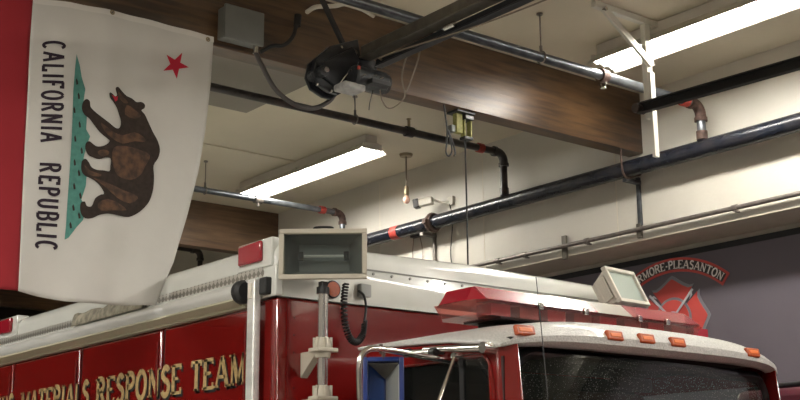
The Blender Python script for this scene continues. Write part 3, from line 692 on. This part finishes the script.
decal([(60+x/2.108, 50+y/2.108*1.0) for x, y in ground], 'green_ground', M_teal, .003)
for i, (x, y) in enumerate(((30, 70), (34, 100), (24, 130), (36, 160), (26, 190), (40, 215), (25, 240), (34, 262), (24, 290), (36, 310), (22, 335), (33, 352), (16, 372))):
    u, v = 60+x/2.108, 50+y/2.108
    decal([(u-1.2, v-1.2), (u-.2, v-3.6), (u+.9, v-.6), (u+1.2, v+2.8), (u-.6, v+3.2)], 'grass_tuft', M_bear, .005)
decal(smooth_poly(cb(bear), 3), 'bear', M_bear, .006)
for L in ([(142, 185), (165, 178), (200, 182), (218, 188), (246, 198), (250, 212), (236, 236), (226, 256), (205, 272), (180, 274), (152, 264), (140, 240), (136, 212)],
          [(108, 112), (140, 138), (172, 148), (205, 138), (232, 152), (236, 166), (206, 164), (170, 172), (138, 158), (116, 136)],
          [(84, 272), (120, 286), (168, 304), (204, 316), (214, 328), (190, 342), (150, 328), (116, 300)],
          [(184, 60), (206, 74), (224, 92), (206, 100), (178, 88)], [(92, 345), (120, 332), (160, 346), (180, 362), (140, 364), (100, 366)],
          [(96, 196), (112, 190), (128, 196), (124, 206), (104, 208)], [(160, 22), (176, 40), (188, 54), (176, 56), (162, 40)],
          [(60, 232), (76, 250), (104, 262), (96, 268), (70, 260)]):
    decal(smooth_poly(cb(L), 2), 'bear_fur_patch', M_bearl, .0085)
decal(cb([(140, 32), (150, 38), (158, 36), (156, 48), (150, 52)]), 'bear_tongue', M_star, .0095)
st = []
for k in range(10):
    a = math.radians(12+36*k); r = 14.0 if k % 2 == 0 else 5.4
    st.append((173.5+r*math.cos(a)*.93, 66+r*math.sin(a)))
decal(st, 'red_star', M_star, .004)
def fmap(v0, v1, total):
    def f(a, b):
        v = v0+(v1-v0)*a/total; ub = 42-(v-42)*.040; return fl(ub+b*20, v+b*1.5, .004)
    return f
for s, v0, v1 in (('CALIFORNIA', 42, 143), ('REPUBLIC', 164, 250)):
    w1 = sum(GL[c][0]*.62+.16 for c in s)-.16
    lettering(s, fmap(v0, v1, w1), .15, False, .16, .62).build('lettering', M_ink, t)

# ---------------------------------------------------------------- fire truck
TR = thing('fire_truck', (4.1, 6.0, 0), 'red and white hazardous materials response fire truck with awning and light bar', 'truck')
X0, X1, YB, YE = 2.98, 5.40, 4.60, 9.6
def P_(b, name, m, parent=None, **k): return b.build(name, m, parent or TR, **k)
box = P_(MB().box(X0, X1, YB, YE, .75, 2.84), 'equipment_body', M_red, bevel=.012)
P_(MB().box(X0+.25, X1-.25, 1.0, YE-.2, .45, .75), 'chassis', M_blackm)
# white upper body with rounded top edges
b = MB(); r = .07; zt = 3.11; prof = [(X0-.01, 2.842), (X1+.01, 2.842)] + [(X1+.01-r+r*math.cos(a), zt-r+r*math.sin(a)) for a in [math.pi/2*k/6 for k in range(7)]] + [((X0+X1)/2, zt+.02)] + [(X0-.01+r-r*math.sin(a), zt-r+r*math.cos(a)) for a in [math.pi/2*k/6 for k in range(7)]]
yf = YB-.012
n = len(prof); rings = []
for dy, sc in ((0, .10), (.018, .035), (.05, .006), (.09, 0)):     # rounded front edge of the roof
    rings.append([(x, yf+dy, z-(sc if z > 3.0 else 0)*.62) for x, z in prof])
rings.append([(x, YE, z) for x, z in prof])
vs = [[b.b.verts.new(q) for q in R_] for R_ in rings]
for i in range(len(vs)-1):
    for j in range(n): b.b.faces.new((vs[i][j], vs[i][(j+1) % n], vs[i+1][(j+1) % n], vs[i+1][j]))
b.b.faces.new(vs[0]); b.b.faces.new(vs[-1])
roof = P_(b, 'white_roof', M_white, smooth=True)
P_(MB().box(X0+.2, X1-.02, yf-.004, yf+.01, 3.013, 3.019), 'roof_seam', mat('seam_grey', (.25, .25, .23), .5), roof)
for k in range(16):
    x = 3.52+k*.115; P_(MB().tube([(x, yf-.006, 2.998), (x, yf+.01, 2.998)], .007, 8), 'rivet', mat('seam_grey', (.25, .25, .23), .5), roof)
# corner fascia and front pillar details
P_(MB().box(2.957, 3.0, YB-.02, YB+.09, 2.842, 2.984), 'corner_fascia', M_white, bevel=.008)
P_(MB().box(3.035, 3.05, YB-.007, YB+.002, .8, 2.835), 'body_seam', M_redd)
for k in range(8):
    P_(MB().tube([(3.075, YB-.007, 2.75-k*.08), (3.075, YB+.002, 2.75-k*.08)], .006, 8), 'pillar_rivet', M_redd)
# side doors with dark gaps
gaps = [4.78, 5.643, 6.643, 7.66, 8.66, YE-.05]
for a, c in zip(gaps, gaps[1:]):
    d = P_(MB().box(X0-.022, X0+.001, a+.018, c-.018, .85, 2.80), 'compartment_door', M_red, bevel=.008)
    P_(MB().tube([(X0-.027, a+.045, 1.0), (X0-.027, a+.045, 2.74)], .006, 8), 'hinge', M_redd, d, smooth=True)
    P_(MB().box(X0-.05, X0-.02, c-.18, c-.1, 1.6, 1.72), 'handle', M_chrome, d, bevel=.005)
    P_(MB().box(X0-.006, X0+.0015, a-.018, a+.018, .85, 2.80), 'door_gap', M_gap, d)
P_(MB().box(X0-.0228, X0-.02, 5.1, 7.6, 2.395, 2.401), 'pinstripe', M_signwhite)
# gold lettering across the doors
cap = .145; zb = 2.460; Yend = 4.812
def side_text(s, yl, yr, dx, dz, dy, m, name):
    w1 = glyph_width(s, .09); k = (yl-yr)/w1
    def f(a, b): return Vector((X0-.0245-dx, yl-k*a+dy, zb+b*cap+dz))
    P_(lettering(s, f, .21, True, .09), name, m)
for s, yl, yr in (('TEAM', 5.33, 4.812), ('RESPONSE', 6.405, 5.425), ('MATERIALS', 7.50, 6.50), ('HAZARDOUS', 8.62, 7.62)):
    side_text(s, yl, yr, 0, -.013, -.014, M_goldsh, 'lettering_shadow')
    side_text(s, yl, yr, .002, 0, 0, M_gold, 'lettering')
# awning
aw = P_(MB().tube([(2.935, 4.84, 2.885), (2.935, 9.5, 2.885)], .043, 24), 'awning_roller', M_alu, smooth=True)
P_(MB().box(2.95, 2.979, 4.83, 9.5, 2.815, 2.862), 'awning_rail', M_fascia, aw, bevel=.01)
P_(MB().prism([(2.90, 4.86, 2.845), (2.978, 4.86, 2.812), (2.978, 4.86, 2.84), (2.91, 4.86, 2.87)], (0, 4.6, 0)), 'awning_fascia', M_fascia, aw)
P_(MB().tube([(2.935, 4.795, 2.885), (2.935, 4.812, 2.885), (2.935, 4.842, 2.885)], [.042, .056, .056], 24), 'roller_end', M_rubber, aw, smooth=True)
P_(MB().box(2.925, 2.978, 4.615, 4.675, 2.85, 2.93), 'arm_bracket', M_rubber, aw, bevel=.008)
P_(MB().box(2.912, 2.950, 4.69, 4.752, .9, 2.93), 'awning_arm', M_alu, aw, bevel=.006)
P_(MB().box(2.906, 2.913, 4.71, 4.735, 2.84, 2.91), 'arm_label', M_offwh, aw)
# tread plate strip above the awning
P_(MB().box(2.955, 2.985, 4.68, 9.5, 2.93, 2.985), 'tread_plate', M_tread)
P_(MB().box(2.935, 2.975, 4.70, 9.5, 2.925, 2.938), 'drip_edge', M_white)
# side marker lamps on the roof edge
for yy in (4.69, 7.73):
    h = P_(MB().box(2.958, 3.04, yy-.07, yy+.23, 2.985, 3.122), 'marker_housing', M_white, bevel=.008)
    P_(MB().box(2.938, 2.96, yy+.0, yy+.20, 3.015, 3.113), 'red_marker_lens', M_redlens, h, bevel=.01)
# canvas bundle tucked behind the awning roller
b = MB(); P = []
for i in range(13):
    y = 5.80+.9*i/12; row = []
    for k in range(9):
        a = math.pi*k/8; rr = 1+.12*math.sin(i*1.9+k)
        row.append((2.945-.035*math.cos(a)*rr, y, 2.93+.075*math.sin(a)*rr))
    P.append(row)
b.grid(P); P_(b, 'canvas_bundle', mat('canvas', (.38, .35, .27), .9, noise=.5, nscale=25), smooth=True, solid=.004)

# near floodlight on its telescopic mast
def floodlight(parent, C, N, W, H, w2, h2, depth, shell, glass, mirrorm, vents=False):
    """N outward normal, W right edge direction, H up; half sizes w2,h2"""
    fr = .022
    f = MB()
    for s1, s2, a, c in ((0, 1, w2, fr/2), (0, -1, w2, fr/2)): f.obox(C+H*(h2-fr/2)*s2, W, H, N, a, c, .014)
    for s2 in (-1, 1): f.obox(C+W*(w2-fr/2)*s2, W, H, N, fr/2, h2-fr, .014)
    fo = P_(f, 'floodlight_frame', shell, parent, bevel=.003)
    # housing shell: four walls and back, tapering
    B_ = C-N*depth; q = []
    k = .66
    inner = [C+W*w2*.93*sx+H*h2*.88*sy for sx, sy in ((-1,-1),(1,-1),(1,1),(-1,1))]
    back = [B_+W*w2*k*.93*sx+H*h2*k*.88*sy for sx, sy in ((-1,-1),(1,-1),(1,1),(-1,1))]
    b = MB(); b.grid([inner+[inner[0]], back+[back[0]]]); b.b.faces.new([b.b.verts.new(p) for p in back])
    P_(b, 'floodlight_housing', shell, parent, solid=.006)
    inn = [p-N*.012 - (p-C)*.04 for p in inner]; bk = [p+N*.02-(p-B_)*.05 for p in back]
    b = MB(); b.grid([inn+[inn[0]], bk+[bk[0]]]); b.b.faces.new([b.b.verts.new(p) for p in bk])
    P_(b, 'reflector', mirrorm, parent, solid=.002)
    b = MB(); b.obox(C-N*.005, W, H, N, w2-fr, h2-fr, .002); P_(b, 'floodlight_glass', glass, parent)
    b = MB(); b.tube([C-N*depth*.45-W*w2*.5, C-N*depth*.45+W*w2*.5], .007, 8); P_(b, 'lamp_tube', M_alu, parent)
    for s in (-1, 1):
        b = MB(); b.obox(C-N*depth*.45+W*w2*.52*s, W, H, N, .012, .020, .012); P_(b, 'lamp_holder', M_black, parent)
    if vents:
        for i in range(5):
            b = MB(); c0 = C-N*(depth*(.2+.13*i))-W*(w2*(.95-.05*i)); b.obox(c0, N, H, W, .006, h2*.6, .012); P_(b, 'vent_fin', shell, parent)
Cn = at(323, 254, 'y', 4.43)
Nn = Vector((-FW.x, -FW.y, 0)).normalized(); Wn = Vector((-Nn.y, Nn.x, 0)); Hn = Vector((0, 0, 1))
mast = P_(MB().tube([(3.128, 4.45, 1.2), (3.128, 4.45, 2.86)], .0235, 20), 'floodlight_mast', M_mast, smooth=True)
P_(MB().tube([(3.128, 4.45, 2.845), (3.128, 4.45, 2.875)], .030, 16), 'mast_cap', M_black, mast, smooth=True)
dist = (Cn-Vector((0, 0, CZ))).dot(FW)
fl1 = P_(MB().box(3.113, 3.143, 4.435, 4.465, 2.865, 2.90), 'floodlight_yoke', M_black)
w2 = 88/2/F*dist; h2 = 51/2/F*dist
floodlight(fl1, Cn, Nn, Wn, Hn, w2, h2, .12, M_beige, M_lampglass, M_lampin)
P_(MB().tube(bez([Cn+Hn*h2-Wn*.045-Nn*.03, Cn+Hn*(h2+.014)-Wn*.035-Nn*.03, Cn+Hn*(h2+.014)+Wn*.035-Nn*.03, Cn+Hn*h2+Wn*.045-Nn*.03]), .006, 8), 'handle', M_black, fl1, smooth=True)
# mast clamps
for zz in (2.586, 2.372):
    b = MB(); b.tube([(3.128, 4.45, zz-.03), (3.128, 4.45, zz), (3.128, 4.45, zz+.035), (3.128, 4.45, zz+.06)], [.034, .042, .037, .027], 16)
    c = P_(b, 'mast_clamp', M_beige, mast, smooth=True)
    P_(MB().box(3.073, 3.183, 4.405, 4.485, zz-.006, zz+.012), 'clamp_plate', M_beige, mast, bevel=.004)
    for k in range(6):
        a = k*math.pi/3+.3; b = MB(); b.obox(Vector((3.128+.038*math.cos(a), 4.45+.038*math.sin(a), zz+.03)), Vector((math.cos(a), math.sin(a), 0)), Vector((-math.sin(a), math.cos(a), 0)), Vector((0, 0, 1)), .006, .004, .03)
        P_(b, 'clamp_rib', M_beige, mast)
    P_(MB().prism([(3.108, 4.46, zz+.005), (3.108, YB-.002, zz+.005), (3.108, YB-.002, zz-.11)], (.04, 0, 0)), 'clamp_bracket', M_beige, mast, bevel=.003)
# orange reflector, connector box, coiled cord on the body front
q = at(330, 290, 'y', YB); P_(MB().tube([(q.x, YB-.03, q.z), (q.x, YB-.012, q.z)], .036, 24), 'orange_reflector', M_amber, smooth=True)
P_(MB().torus((q.x, YB-.024, q.z), (0, 1, 0), .037, .006, 24, 8), 'reflector_ring', M_black, smooth=True)
q = at(352, 290, 'y', YB); P_(MB().box(q.x+.02, q.x+.085, YB-.045, YB-.012, q.z-.035, q.z+.03), 'connector_box', mat('connector_grey', (.33, .34, .33), .5), bevel=.006)
path = bez([at(346, 283, 'y', 4.50), at(344, 300, 'y', 4.50), at(345, 322, 'y', 4.50), at(350, 338, 'y', 4.50), at(357, 342, 'y', 4.50), at(363, 334, 'y', 4.50), at(364.5, 322, 'y', 4.45)], 30)
co = []; N = len(path)
for i in range(N*4):
    s = i/4; j = min(int(s), N-2); p = path[j].lerp(path[j+1], s-j); tg = (path[min(j+2, N-1)]-path[max(j-1, 0)]).normalized()
    a = Vector((0, 1, 0)); bb = tg.cross(a).normalized(); th = s*2*math.pi*34/N
    co.append(p+(a*math.cos(th)+bb*math.sin(th))*.0125)
P_(MB().tube(co, .0048, 6), 'coiled_cord', M_rubber, smooth=True)
P_(MB().tube(bez([path[-1], at(366, 308, 'y', 4.50), at(364, 296, 'y', 4.5), at(359, 291, 'y', 4.56)]), .006, 8), 'cord_tail', M_rubber, smooth=True)
# far floodlight, tilted up
Cf = Vector((0, 0, CZ)) + (RT*((626-400)/F)+UP*((200-287)/F)+FW)*6.6
def wv(a, b_, c): return (RT*a+UP*b_+FW*c).normalized()
Wf = wv(.574, -.137, .808); Hd = wv(.369, -.853, -.406); Nf = wv(.745, .531, -.439)
Hf = Nf.cross(Wf).normalized(); Wf = Hf.cross(Nf).normalized()
if Hf.dot(Hd) > 0: Hf = -Hf
fm = P_(MB().tube([(Cf.x-.08, Cf.y+.03, 1.2), (Cf.x-.08, Cf.y+.03, Cf.z-.10)], .0235, 16), 'floodlight_mast', M_mast, smooth=True)
P_(MB().prism([(Cf.x-.1, Cf.y+.05, 2.6), (Cf.x-.1, YB-.002, 2.6), (Cf.x-.1, YB-.002, 2.48)], (.045, 0, 0)), 'clamp_bracket', M_beige, fm)
fl2 = P_(MB().box(Cf.x-.10, Cf.x-.06, Cf.y+.01, Cf.y+.05, Cf.z-.12, Cf.z-.06), 'floodlight_yoke', M_black)
floodlight(fl2, Cf, Nf, Wf, Hf, .19, .108, .13, M_offwh, M_lampglass2, M_offwh, True)

# ---------------------------------------------------------------- cab
XA, XB_, YC0, YC1 = 3.21, 4.965, 3.30, 4.27
xm = (XA+XB_)/2; hw = (XB_-XA)/2
# roof cap
curve = [(3.325, 2.518, 0), (3.295, 2.523, 0), (3.27, 2.540, .25), (3.268, 2.565, .5), (3.29, 2.595, .72), (3.34, 2.625, .88), (3.43, 2.645, 1), (3.60, 2.654, 1), (3.85, 2.656, 1), (4.05, 2.650, 1), (4.20, 2.64, 1), (4.26, 2.62, 1), (4.275, 2.582, .2)]
b = MB(); P = []
for y, z, cr in curve:
    row = []
    for k in range(41):
        s = -1+2*k/40; s = math.copysign(1-(1-abs(s))**1.6, s)
        ss = abs(s); ed = (1-ss**2.6)**.55 if ss < 1 else 0
        zedge = 2.534+.046*(y-3.33)/.9 if y > 3.33 else 2.518
        zedge = min(zedge, z)
        side_drop = .10 if y < 3.6 else .10
        yb2 = y + (.10*ss**7 if y < 3.45 else .10*ss**7*max(0, (3.8-y)/.35))
        hgt = (z-zedge)
        taper = 1.0 if s > 0 else (1.0 if y < 3.7 else max(.0, 1-.35*(y-3.7)/.58))
        if s < 0: ed2 = ed*1.0
        zz = zedge + hgt*ed - (.022*ss**5 if s > 0 and y < 3.5 else 0)*1.0
        if s < 0 and y > 3.55: zz = zedge + hgt*(ed if ss < .8 else ed)*(1-(1-taper)*ss**2)
        if s < 0 and y < 3.45: zz -= .010*ss**9
        row.append((xm+s*(hw+.015), yb2, zz))
    P.append(row)
b.grid(P)
cap_ = P_(b, 'cab_roof', M_wetw, smooth=True, solid=.012)
# cab shell: A pillars, door side, back wall
def yws(z): return 3.322-(2.49-z)*.09     # raked windshield plane (further forward low down)
rb = MB(); rb.box(XA+.02, XB_-.02, 4.22, 4.262, 1.0, 2.60); rb.box(XB_-.04, XB_, 3.42, 4.26, 1.0, 2.03); rb.box(XB_-.04, XB_, 3.42, 4.26, 2.44, 2.545)
cs = P_(rb, 'cab_shell', M_red, bevel=.006)
# A pillars as wedge between door edge and windshield edge
for sx, xo_ in ((1, XA), (-1, XB_)):
    lo, hi = 1.9, 2.522
    xi_t = xo_+sx*.045; xi_b = xo_+sx*.048
    P_(MB().hexa([(xo_, yws(lo)+.10, lo), (xi_b, yws(lo)-.0, lo), (xi_b, yws(lo)+.06, lo), (xo_, yws(lo)+.16, lo),
               (xo_+sx*.0, yws(hi)+.07, hi), (xi_t, yws(hi), hi), (xi_t, yws(hi)+.06, hi), (xo_, yws(hi)+.13, hi)]), 'pillar', M_red, cs, bevel=.01)
# windshield with a rounded black gasket
def rr_frame(x0, x1, z0, z1, r, w):
    def rp(x0, x1, z0, z1, r):
        o = []
        for cx, cz, a0 in ((x1-r, z1-r, 0), (x0+r, z1-r, 90), (x0+r, z0+r, 180), (x1-r, z0+r, 270)):
            for k in range(9):
                a = math.radians(a0+90*k/8); o.append((cx+r*math.cos(a), cz+r*math.sin(a)))
        return o
    return rp(x0, x1, z0, z1, r), rp(x0+w, x1-w, z0+w, z1-w, max(.01, r-w))
def bow(x): return .10*abs((x-xm)/hw)**3
def ws(x, z, off=0):
    drop = .028*max(0, (x-xm)/hw)**2
    return Vector((x, yws(z)+bow(x)-off, z-drop*(1 if z > 2.2 else 0)))
o_, i_ = rr_frame(XA+.046, XB_-.02, 1.75, 2.514, .12, .046)
b = MB(); b.grid([[ws(x, z, .010) for x, z in o_+[o_[0]]], [ws(x, z, .024) for x, z in [((a[0]+c[0])/2, (a[1]+c[1])/2) for a, c in zip(o_+[o_[0]], i_+[i_[0]])]], [ws(x, z, .0) for x, z in i_+[i_[0]]]])
wsf = P_(b, 'windshield_gasket', M_black, smooth=True, solid=.006)
b = MB(); P = []
for j in range(13):
    z = 1.76+(2.495-1.76)*j/12; P.append([ws(XA+.06+(XB_-XA-.10)*k/24, z, -.004) for k in range(25)])
# clip the corners of the glass grid to the gasket by pulling them in
b.grid(P); P_(b, 'windshield', M_glass, smooth=True)
# windshield header strip below roof cap (keeps light out)
P_(MB().box(XA+.02, XB_-.02, 3.345, 4.25, 2.53, 2.542), 'headliner', M_inner)
# amber roof markers
def roof_y(z, x):
    c = [q for q in curve if q[0] <= 3.45]; best = None
    for a, d in zip(c[1:], c[2:]):
        if min(a[1], d[1]) <= z <= max(a[1], d[1]):
            f = (z-a[1])/(d[1]-a[1]); return a[0]+(d[0]-a[0])*f
    return 3.27
for u, v in ((524, 330.5), (616, 335.5), (648, 338.5), (679, 342), (754, 352.5)):
    yy = 3.27
    for _ in range(4):
        q = at(u, v, 'y', yy-.01); s = (q.x-xm)/hw; yy = 3.268+.10*abs(s)**7
    b = MB(); n1 = Vector((-.10 if s < -.8 else (.12 if s > .8 else 0), -1, .25)).normalized(); tx = Vector((1, 0, 0)); tx = (tx-n1*tx.dot(n1)).normalized(); tz = tx.cross(n1)*-1
    if tz.z < 0: tz = -tz
    c0 = Vector((q.x, yy, q.z))
    lens = P_(MB().obox(c0, tx, n1, tz, .048, .010, .021), 'amber_marker', M_amber, cap_, bevel=.007)
    P_(MB().obox(c0+n1*.0095, tx, n1, tz, .032, .003, .009), 'marker_centre', mat('amber_bright', (.70, .15, .015), .45), lens, bevel=.003)
# door on the near side with window opening
zd = 1.0; dx0, dx1 = XA-.004, XA+.035
D = MB()
ya, yb_ = 3.385, 4.22
# frame: top rail, front stile, rear stile, lower panel
wy0, wy1, wz0, wz1 = 3.455, 4.10, 2.02, 2.475
o2 = [(ya+.03, 2.52), (ya, 2.48), (ya-.06, zd), (yb_, zd), (yb_, 2.53)]
D.prism([(dx0, ya-.035, zd), (dx0, wy0-.03, zd), (dx0, wy0, wz1-.03), (dx0, wy0+.03, wz1), (dx0, wy1, wz1), (dx0, wy1, 2.574), (dx0, ya+.05, 2.536), (dx0, ya+.012, 2.50)], (dx1-dx0, 0, 0))
D.box(dx0, dx1, wy0-.03, wy1, zd, wz0); D.box(dx0, dx1, wy1, yb_, zd, 2.576)
door = P_(D, 'cab_door', M_red, bevel=.008)
P_(MB().box(dx0+.008, dx1-.004, ya-.012, ya+.0, 1.6, 2.47), 'door_seal', M_gap, door)
P_(MB().box(dx0+.012, dx0+.018, wy0-.03, wy1, wz0, wz1), 'door_glass', M_sglass, door)
P_(MB().box(dx0+.006, dx0+.024, 3.60, 3.625, wz0, wz1), 'window_divider', M_black, door)
b = MB(); b.tube(bez([(dx0-.004, 3.66, 2.497), (dx0-.004, 3.52, 2.492), (dx0-.004, 3.455, 2.47), (dx0-.004, 3.425, 2.40), (dx0-.004, 3.415, 2.30)]), .006, 8); P_(b, 'window_bead', M_red, door, smooth=True)
# cab interior
P_(MB().box(XA+.15, XA+.65, 3.95, 4.12, 1.6, 2.43), 'seat_back', M_seat, bevel=.05, seg=3)
P_(MB().box(XA+1.0, XA+1.55, 3.95, 4.12, 1.6, 2.43), 'seat_back', M_seat, bevel=.05, seg=3)
P_(MB().box(XA+.05, XB_-.05, 4.18, 4.215, 1.2, 2.52), 'rear_trim', M_inner)
P_(MB().box(XA+.05, XB_-.05, 3.35, 4.2, 1.15, 1.2), 'cab_floor', M_inner)
P_(MB().box(XA+.08, XB_-.08, 3.22, 3.42, 1.45, 1.72), 'dashboard', M_inner, bevel=.03)
P_(MB().box(xm+.05, xm+.30, 3.62, 3.66, 2.40, 2.46), 'sun_visor', M_inner, bevel=.01)
# bonnet, fenders, bumper, wheels (below the frame)
P_(MB().hexa([(3.35, 1.35, .75), (4.85, 1.35, .75), (4.95, 3.26, .75), (3.24, 3.26, .75), (3.5, 1.4, 1.45), (4.7, 1.4, 1.45), (4.9, 3.24, 1.72), (3.29, 3.24, 1.72)]), 'bonnet', M_red, bevel=.05, seg=3)
P_(MB().box(3.1, 5.1, 1.1, 1.3, .5, .8), 'bumper', M_chrome, bevel=.03)
for x in (3.0, 5.0):
    for y in (2.1, 7.6):
        wh = P_(MB().tube([(x, y, .5), (x+.04, y, .5), (x+.22, y, .5), (x+.26, y, .5)], [.44, .5, .5, .44], 32), 'wheel', M_rubber, smooth=True)
        P_(MB().tube([(x-.01, y, .5), (x+.27, y, .5)], .26, 24), 'wheel_hub', M_chrome, wh, smooth=True)
# antenna
a0 = at(537, 279, 'y', 3.5)
b = MB(); b.tube([at(536, 277, 'y', 3.2), at(541, 325, 'y', 3.12), at(548, 400, 'y', 3.0), (3.12, 2.95, 1.70)], .0018, 6); P_(b, 'whip_antenna', M_blackm, smooth=True)

# light bar
yl = 3.74; hd = .155
lx0, lx1 = 3.285, 4.775
LB = P_(MB().box(lx0+.16, lx1-.12, yl-hd*.75, yl+hd*.75, 2.662, 2.672), 'light_bar', M_black, bevel=.003)
for x in (lx0+.27, lx1-.27): P_(MB().box(x-.05, x+.05, yl-.02, yl+.09, 2.60, 2.664), 'mounting_foot', M_black, LB, bevel=.005)
def trap(x0, x1, z0, z1, h0, h1, t0=0, t1=0, e0=0, e1=0):
    # e0/e1 narrow the end faces so that the bar ends are faceted in plan
    b = MB(); secs = []
    xs = [x0] + ([x0+e0] if e0 else []) + ([x1-e1] if e1 else []) + [x1]
    for i, x in enumerate(xs):
        k = .55 if (e0 and i == 0) or (e1 and i == len(xs)-1) else 1.0
        tt = t0 if (t0 and i == 0) else (-t1 if (t1 and i == len(xs)-1) else 0)
        if e0 and i == 1: tt = max(0, t0-e0)
        if e1 and i == len(xs)-2: tt = -max(0, t1-e1)
        secs.append([b.b.verts.new(q) for q in ((x, yl-h0*k, z0), (x, yl+h0*k, z0), (x+tt, yl+h1*min(1, k*1.5), z1), (x+tt, yl-h1*min(1, k*1.5), z1))])
    for a, c in zip(secs, secs[1:]):
        for q in range(4): b.b.faces.new((a[q], a[(q+1) % 4], c[(q+1) % 4], c[q]))
    b.b.faces.new(secs[0][::-1]); b.b.faces.new(secs[-1]); return b
zl0, zl1, zl2 = 2.668, 2.728, 2.790
xs1, xs2 = at(592, 306, 'y', yl-.12).x, at(626, 308, 'y', yl-.12).x
M_clearw = mat('clear_dome', (.62, .58, .52), .15, coat=1)
P_(trap(lx0+.005, lx1-.005, zl0, zl1, hd*.90, hd*.98, e0=.06, e1=.06), 'lower_lens', M_lens, LB)
P_(trap(lx0, xs1, zl1+.001, zl2, hd*1.02, hd*.58, .045, 0, e0=.045), 'red_dome', M_redlens, LB)
P_(trap(xs1+.002, xs2, zl1+.001, zl2, hd*1.02, hd*.58), 'clear_dome', M_clearw, LB)
P_(trap(xs2+.002, lx1, zl1+.001, zl2, hd*1.02, hd*.58, 0, .09, e1=.06), 'red_dome', M_redlens, LB)
M_refl = mat('inner_reflector', (.26, .12, .11), .3, metal=.4)
for k in range(9):
    x = lx0+.16+k*.165
    P_(MB().box(x-.055, x+.055, yl-.12, yl-.03, zl0+.004, zl1-.006), 'inner_lamp', (M_redlens if k % 2 == 0 else M_refl), LB)
for x in (lx0+.36, xs1-.08, xs2+.05, lx1-.3):
    P_(MB().box(x-.012, x+.012, yl-hd*1.05, yl-hd*.93, zl1-.016, zl1+.012), 'clip', M_chrome, LB, bevel=.003)

# mirror and its arms
zm1 = 2.435; c0 = at(385, 357, 'x', 2.93)
mu = Vector((0, 0, 1)); mn = Vector((-.62, -.78, 0)).normalized(); mw = Vector((-mn.y, mn.x, 0))
Cm = at(383.5, 378, 'y', 3.62); dist = (Cm-Vector((0, 0, CZ))).dot(FW); hwM = 20.5/F*dist
top = at(385, 357, 'y', 3.62).z; bot = top-.42; cz2 = (top+bot)/2; hh = (top-bot)/2; Cm.z = cz2
M_ = P_(MB().obox(Cm-mn*.10, mw, mn, mu, hwM, .006, hh), 'mirror_housing', M_blue, bevel=.004)
th = .009
for c1, a, h in ((mw*(hwM-th), th, hh), (-mw*(hwM-th), th, hh)): P_(MB().obox(Cm+c1-mn*.05, mw, mn, mu, a, .056, h), 'side_wall', M_blue, M_, bevel=.004)
for s in (-1, 1): P_(MB().obox(Cm+mu*(hh-th)*s-mn*.05, mw, mn, mu, hwM-2*th, .056, th), 'end_wall', M_blue, M_, bevel=.004)
M_mir = mat('mirror_glass', (.42, .43, .40), .3, metal=.5)
P_(MB().obox(Cm-mn*.085-mw*hwM*.42, mw, mn, mu, hwM*.42, .004, hh-.03), 'blue_film', mat('blue_panel', (.02, .06, .22), .2, coat=1), M_)
inn = Cm+mw*hwM*.1
P_(MB().prism([inn-mn*.085+mu*(hh-.075), Cm+mw*(hwM-.022)-mn*.005+mu*(hh-.028), Cm+mw*(hwM-.022)-mn*.005-mu*(hh-.028), inn-mn*.085-mu*(hh-.075)], mw*.004), 'mirror_glass', M_mir, M_)
P_(MB().prism([Cm-mw*(hwM-.022)-mn*.008+mu*(hh-.022), Cm+mw*(hwM-.022)-mn*.008+mu*(hh-.022), inn-mn*.08+mu*(hh-.075)], -mu*.004), 'bezel', M_rail, M_)
yh = 3.55
armz = at(381, 347, 'y', yh).z
b = MB(); b.tube(bez([at(363, 400, 'y', yh)-Vector((0, 0, .25)), at(359.5, 385, 'y', yh), at(359.5, 366, 'y', yh), at(362, 355, 'y', yh), at(370, 349, 'y', yh), at(382, 349, 'y', yh), at(396, 351.5, 'y', yh+.01), (XA-.01, yh+.12, armz-.015)], 8), .0115, 12)
P_(b, 'mirror_arm', M_chrome, smooth=True)
q = at(381, 347, 'y', yh); b = MB(); b.tube([q+Vector((0, 0, .01)), (q.x, q.y, top+.0)], .007, 8); b.tube([(Cm.x, Cm.y, top-.01), (Cm.x, Cm.y, top+.03), (q.x, q.y, q.z-.01)], .007, 8); P_(b, 'mirror_stud', M_rust, smooth=True)
xa_ = XA-.045
pA = at(486, 347.5, 'x', xa_); pB = at(424, 349.5, 'x', xa_); pC = at(404, 353, 'x', xa_)
b = MB(); b.tube([pA, pA.lerp(pB, .18), pB], [.017, .017, .010], 12); P_(b, 'brace_tube', M_chrome, smooth=True)
P_(MB().tube([pA+Vector((-.02, 0, 0)), pA+Vector((.05, 0, 0))], .022, 14), 'ball_joint', M_chrome, smooth=True)
b = MB(); p1_, p2_ = at(408, 353, 'x', xa_-.01), at(434, 352, 'x', xa_-.01); b.tube([p1_, p2_], .012, 12); P_(b, 'clamp_tube', M_chrome, smooth=True)
for q in (p1_, p2_):
    b = MB(); b.tube([q-Vector((0, .012, 0)), q+Vector((0, .018, 0))], .018, 12); b.tube([q, q+Vector((.05, 0, 0))], .008, 8); P_(b, 'arm_clamp', M_black, smooth=True)
b = MB(); e0 = at(455, 356, 'x', xa_); e1 = at(440, 398, 'x', xa_-.12); b.tube([e0, e0.lerp(e1, 2.0)], .008, 10); b.tube([e0+Vector((-.01, 0, 0)), e0+Vector((.045, 0, 0))], .013, 12)
P_(b, 'stay_rod', M_chrome, smooth=True)
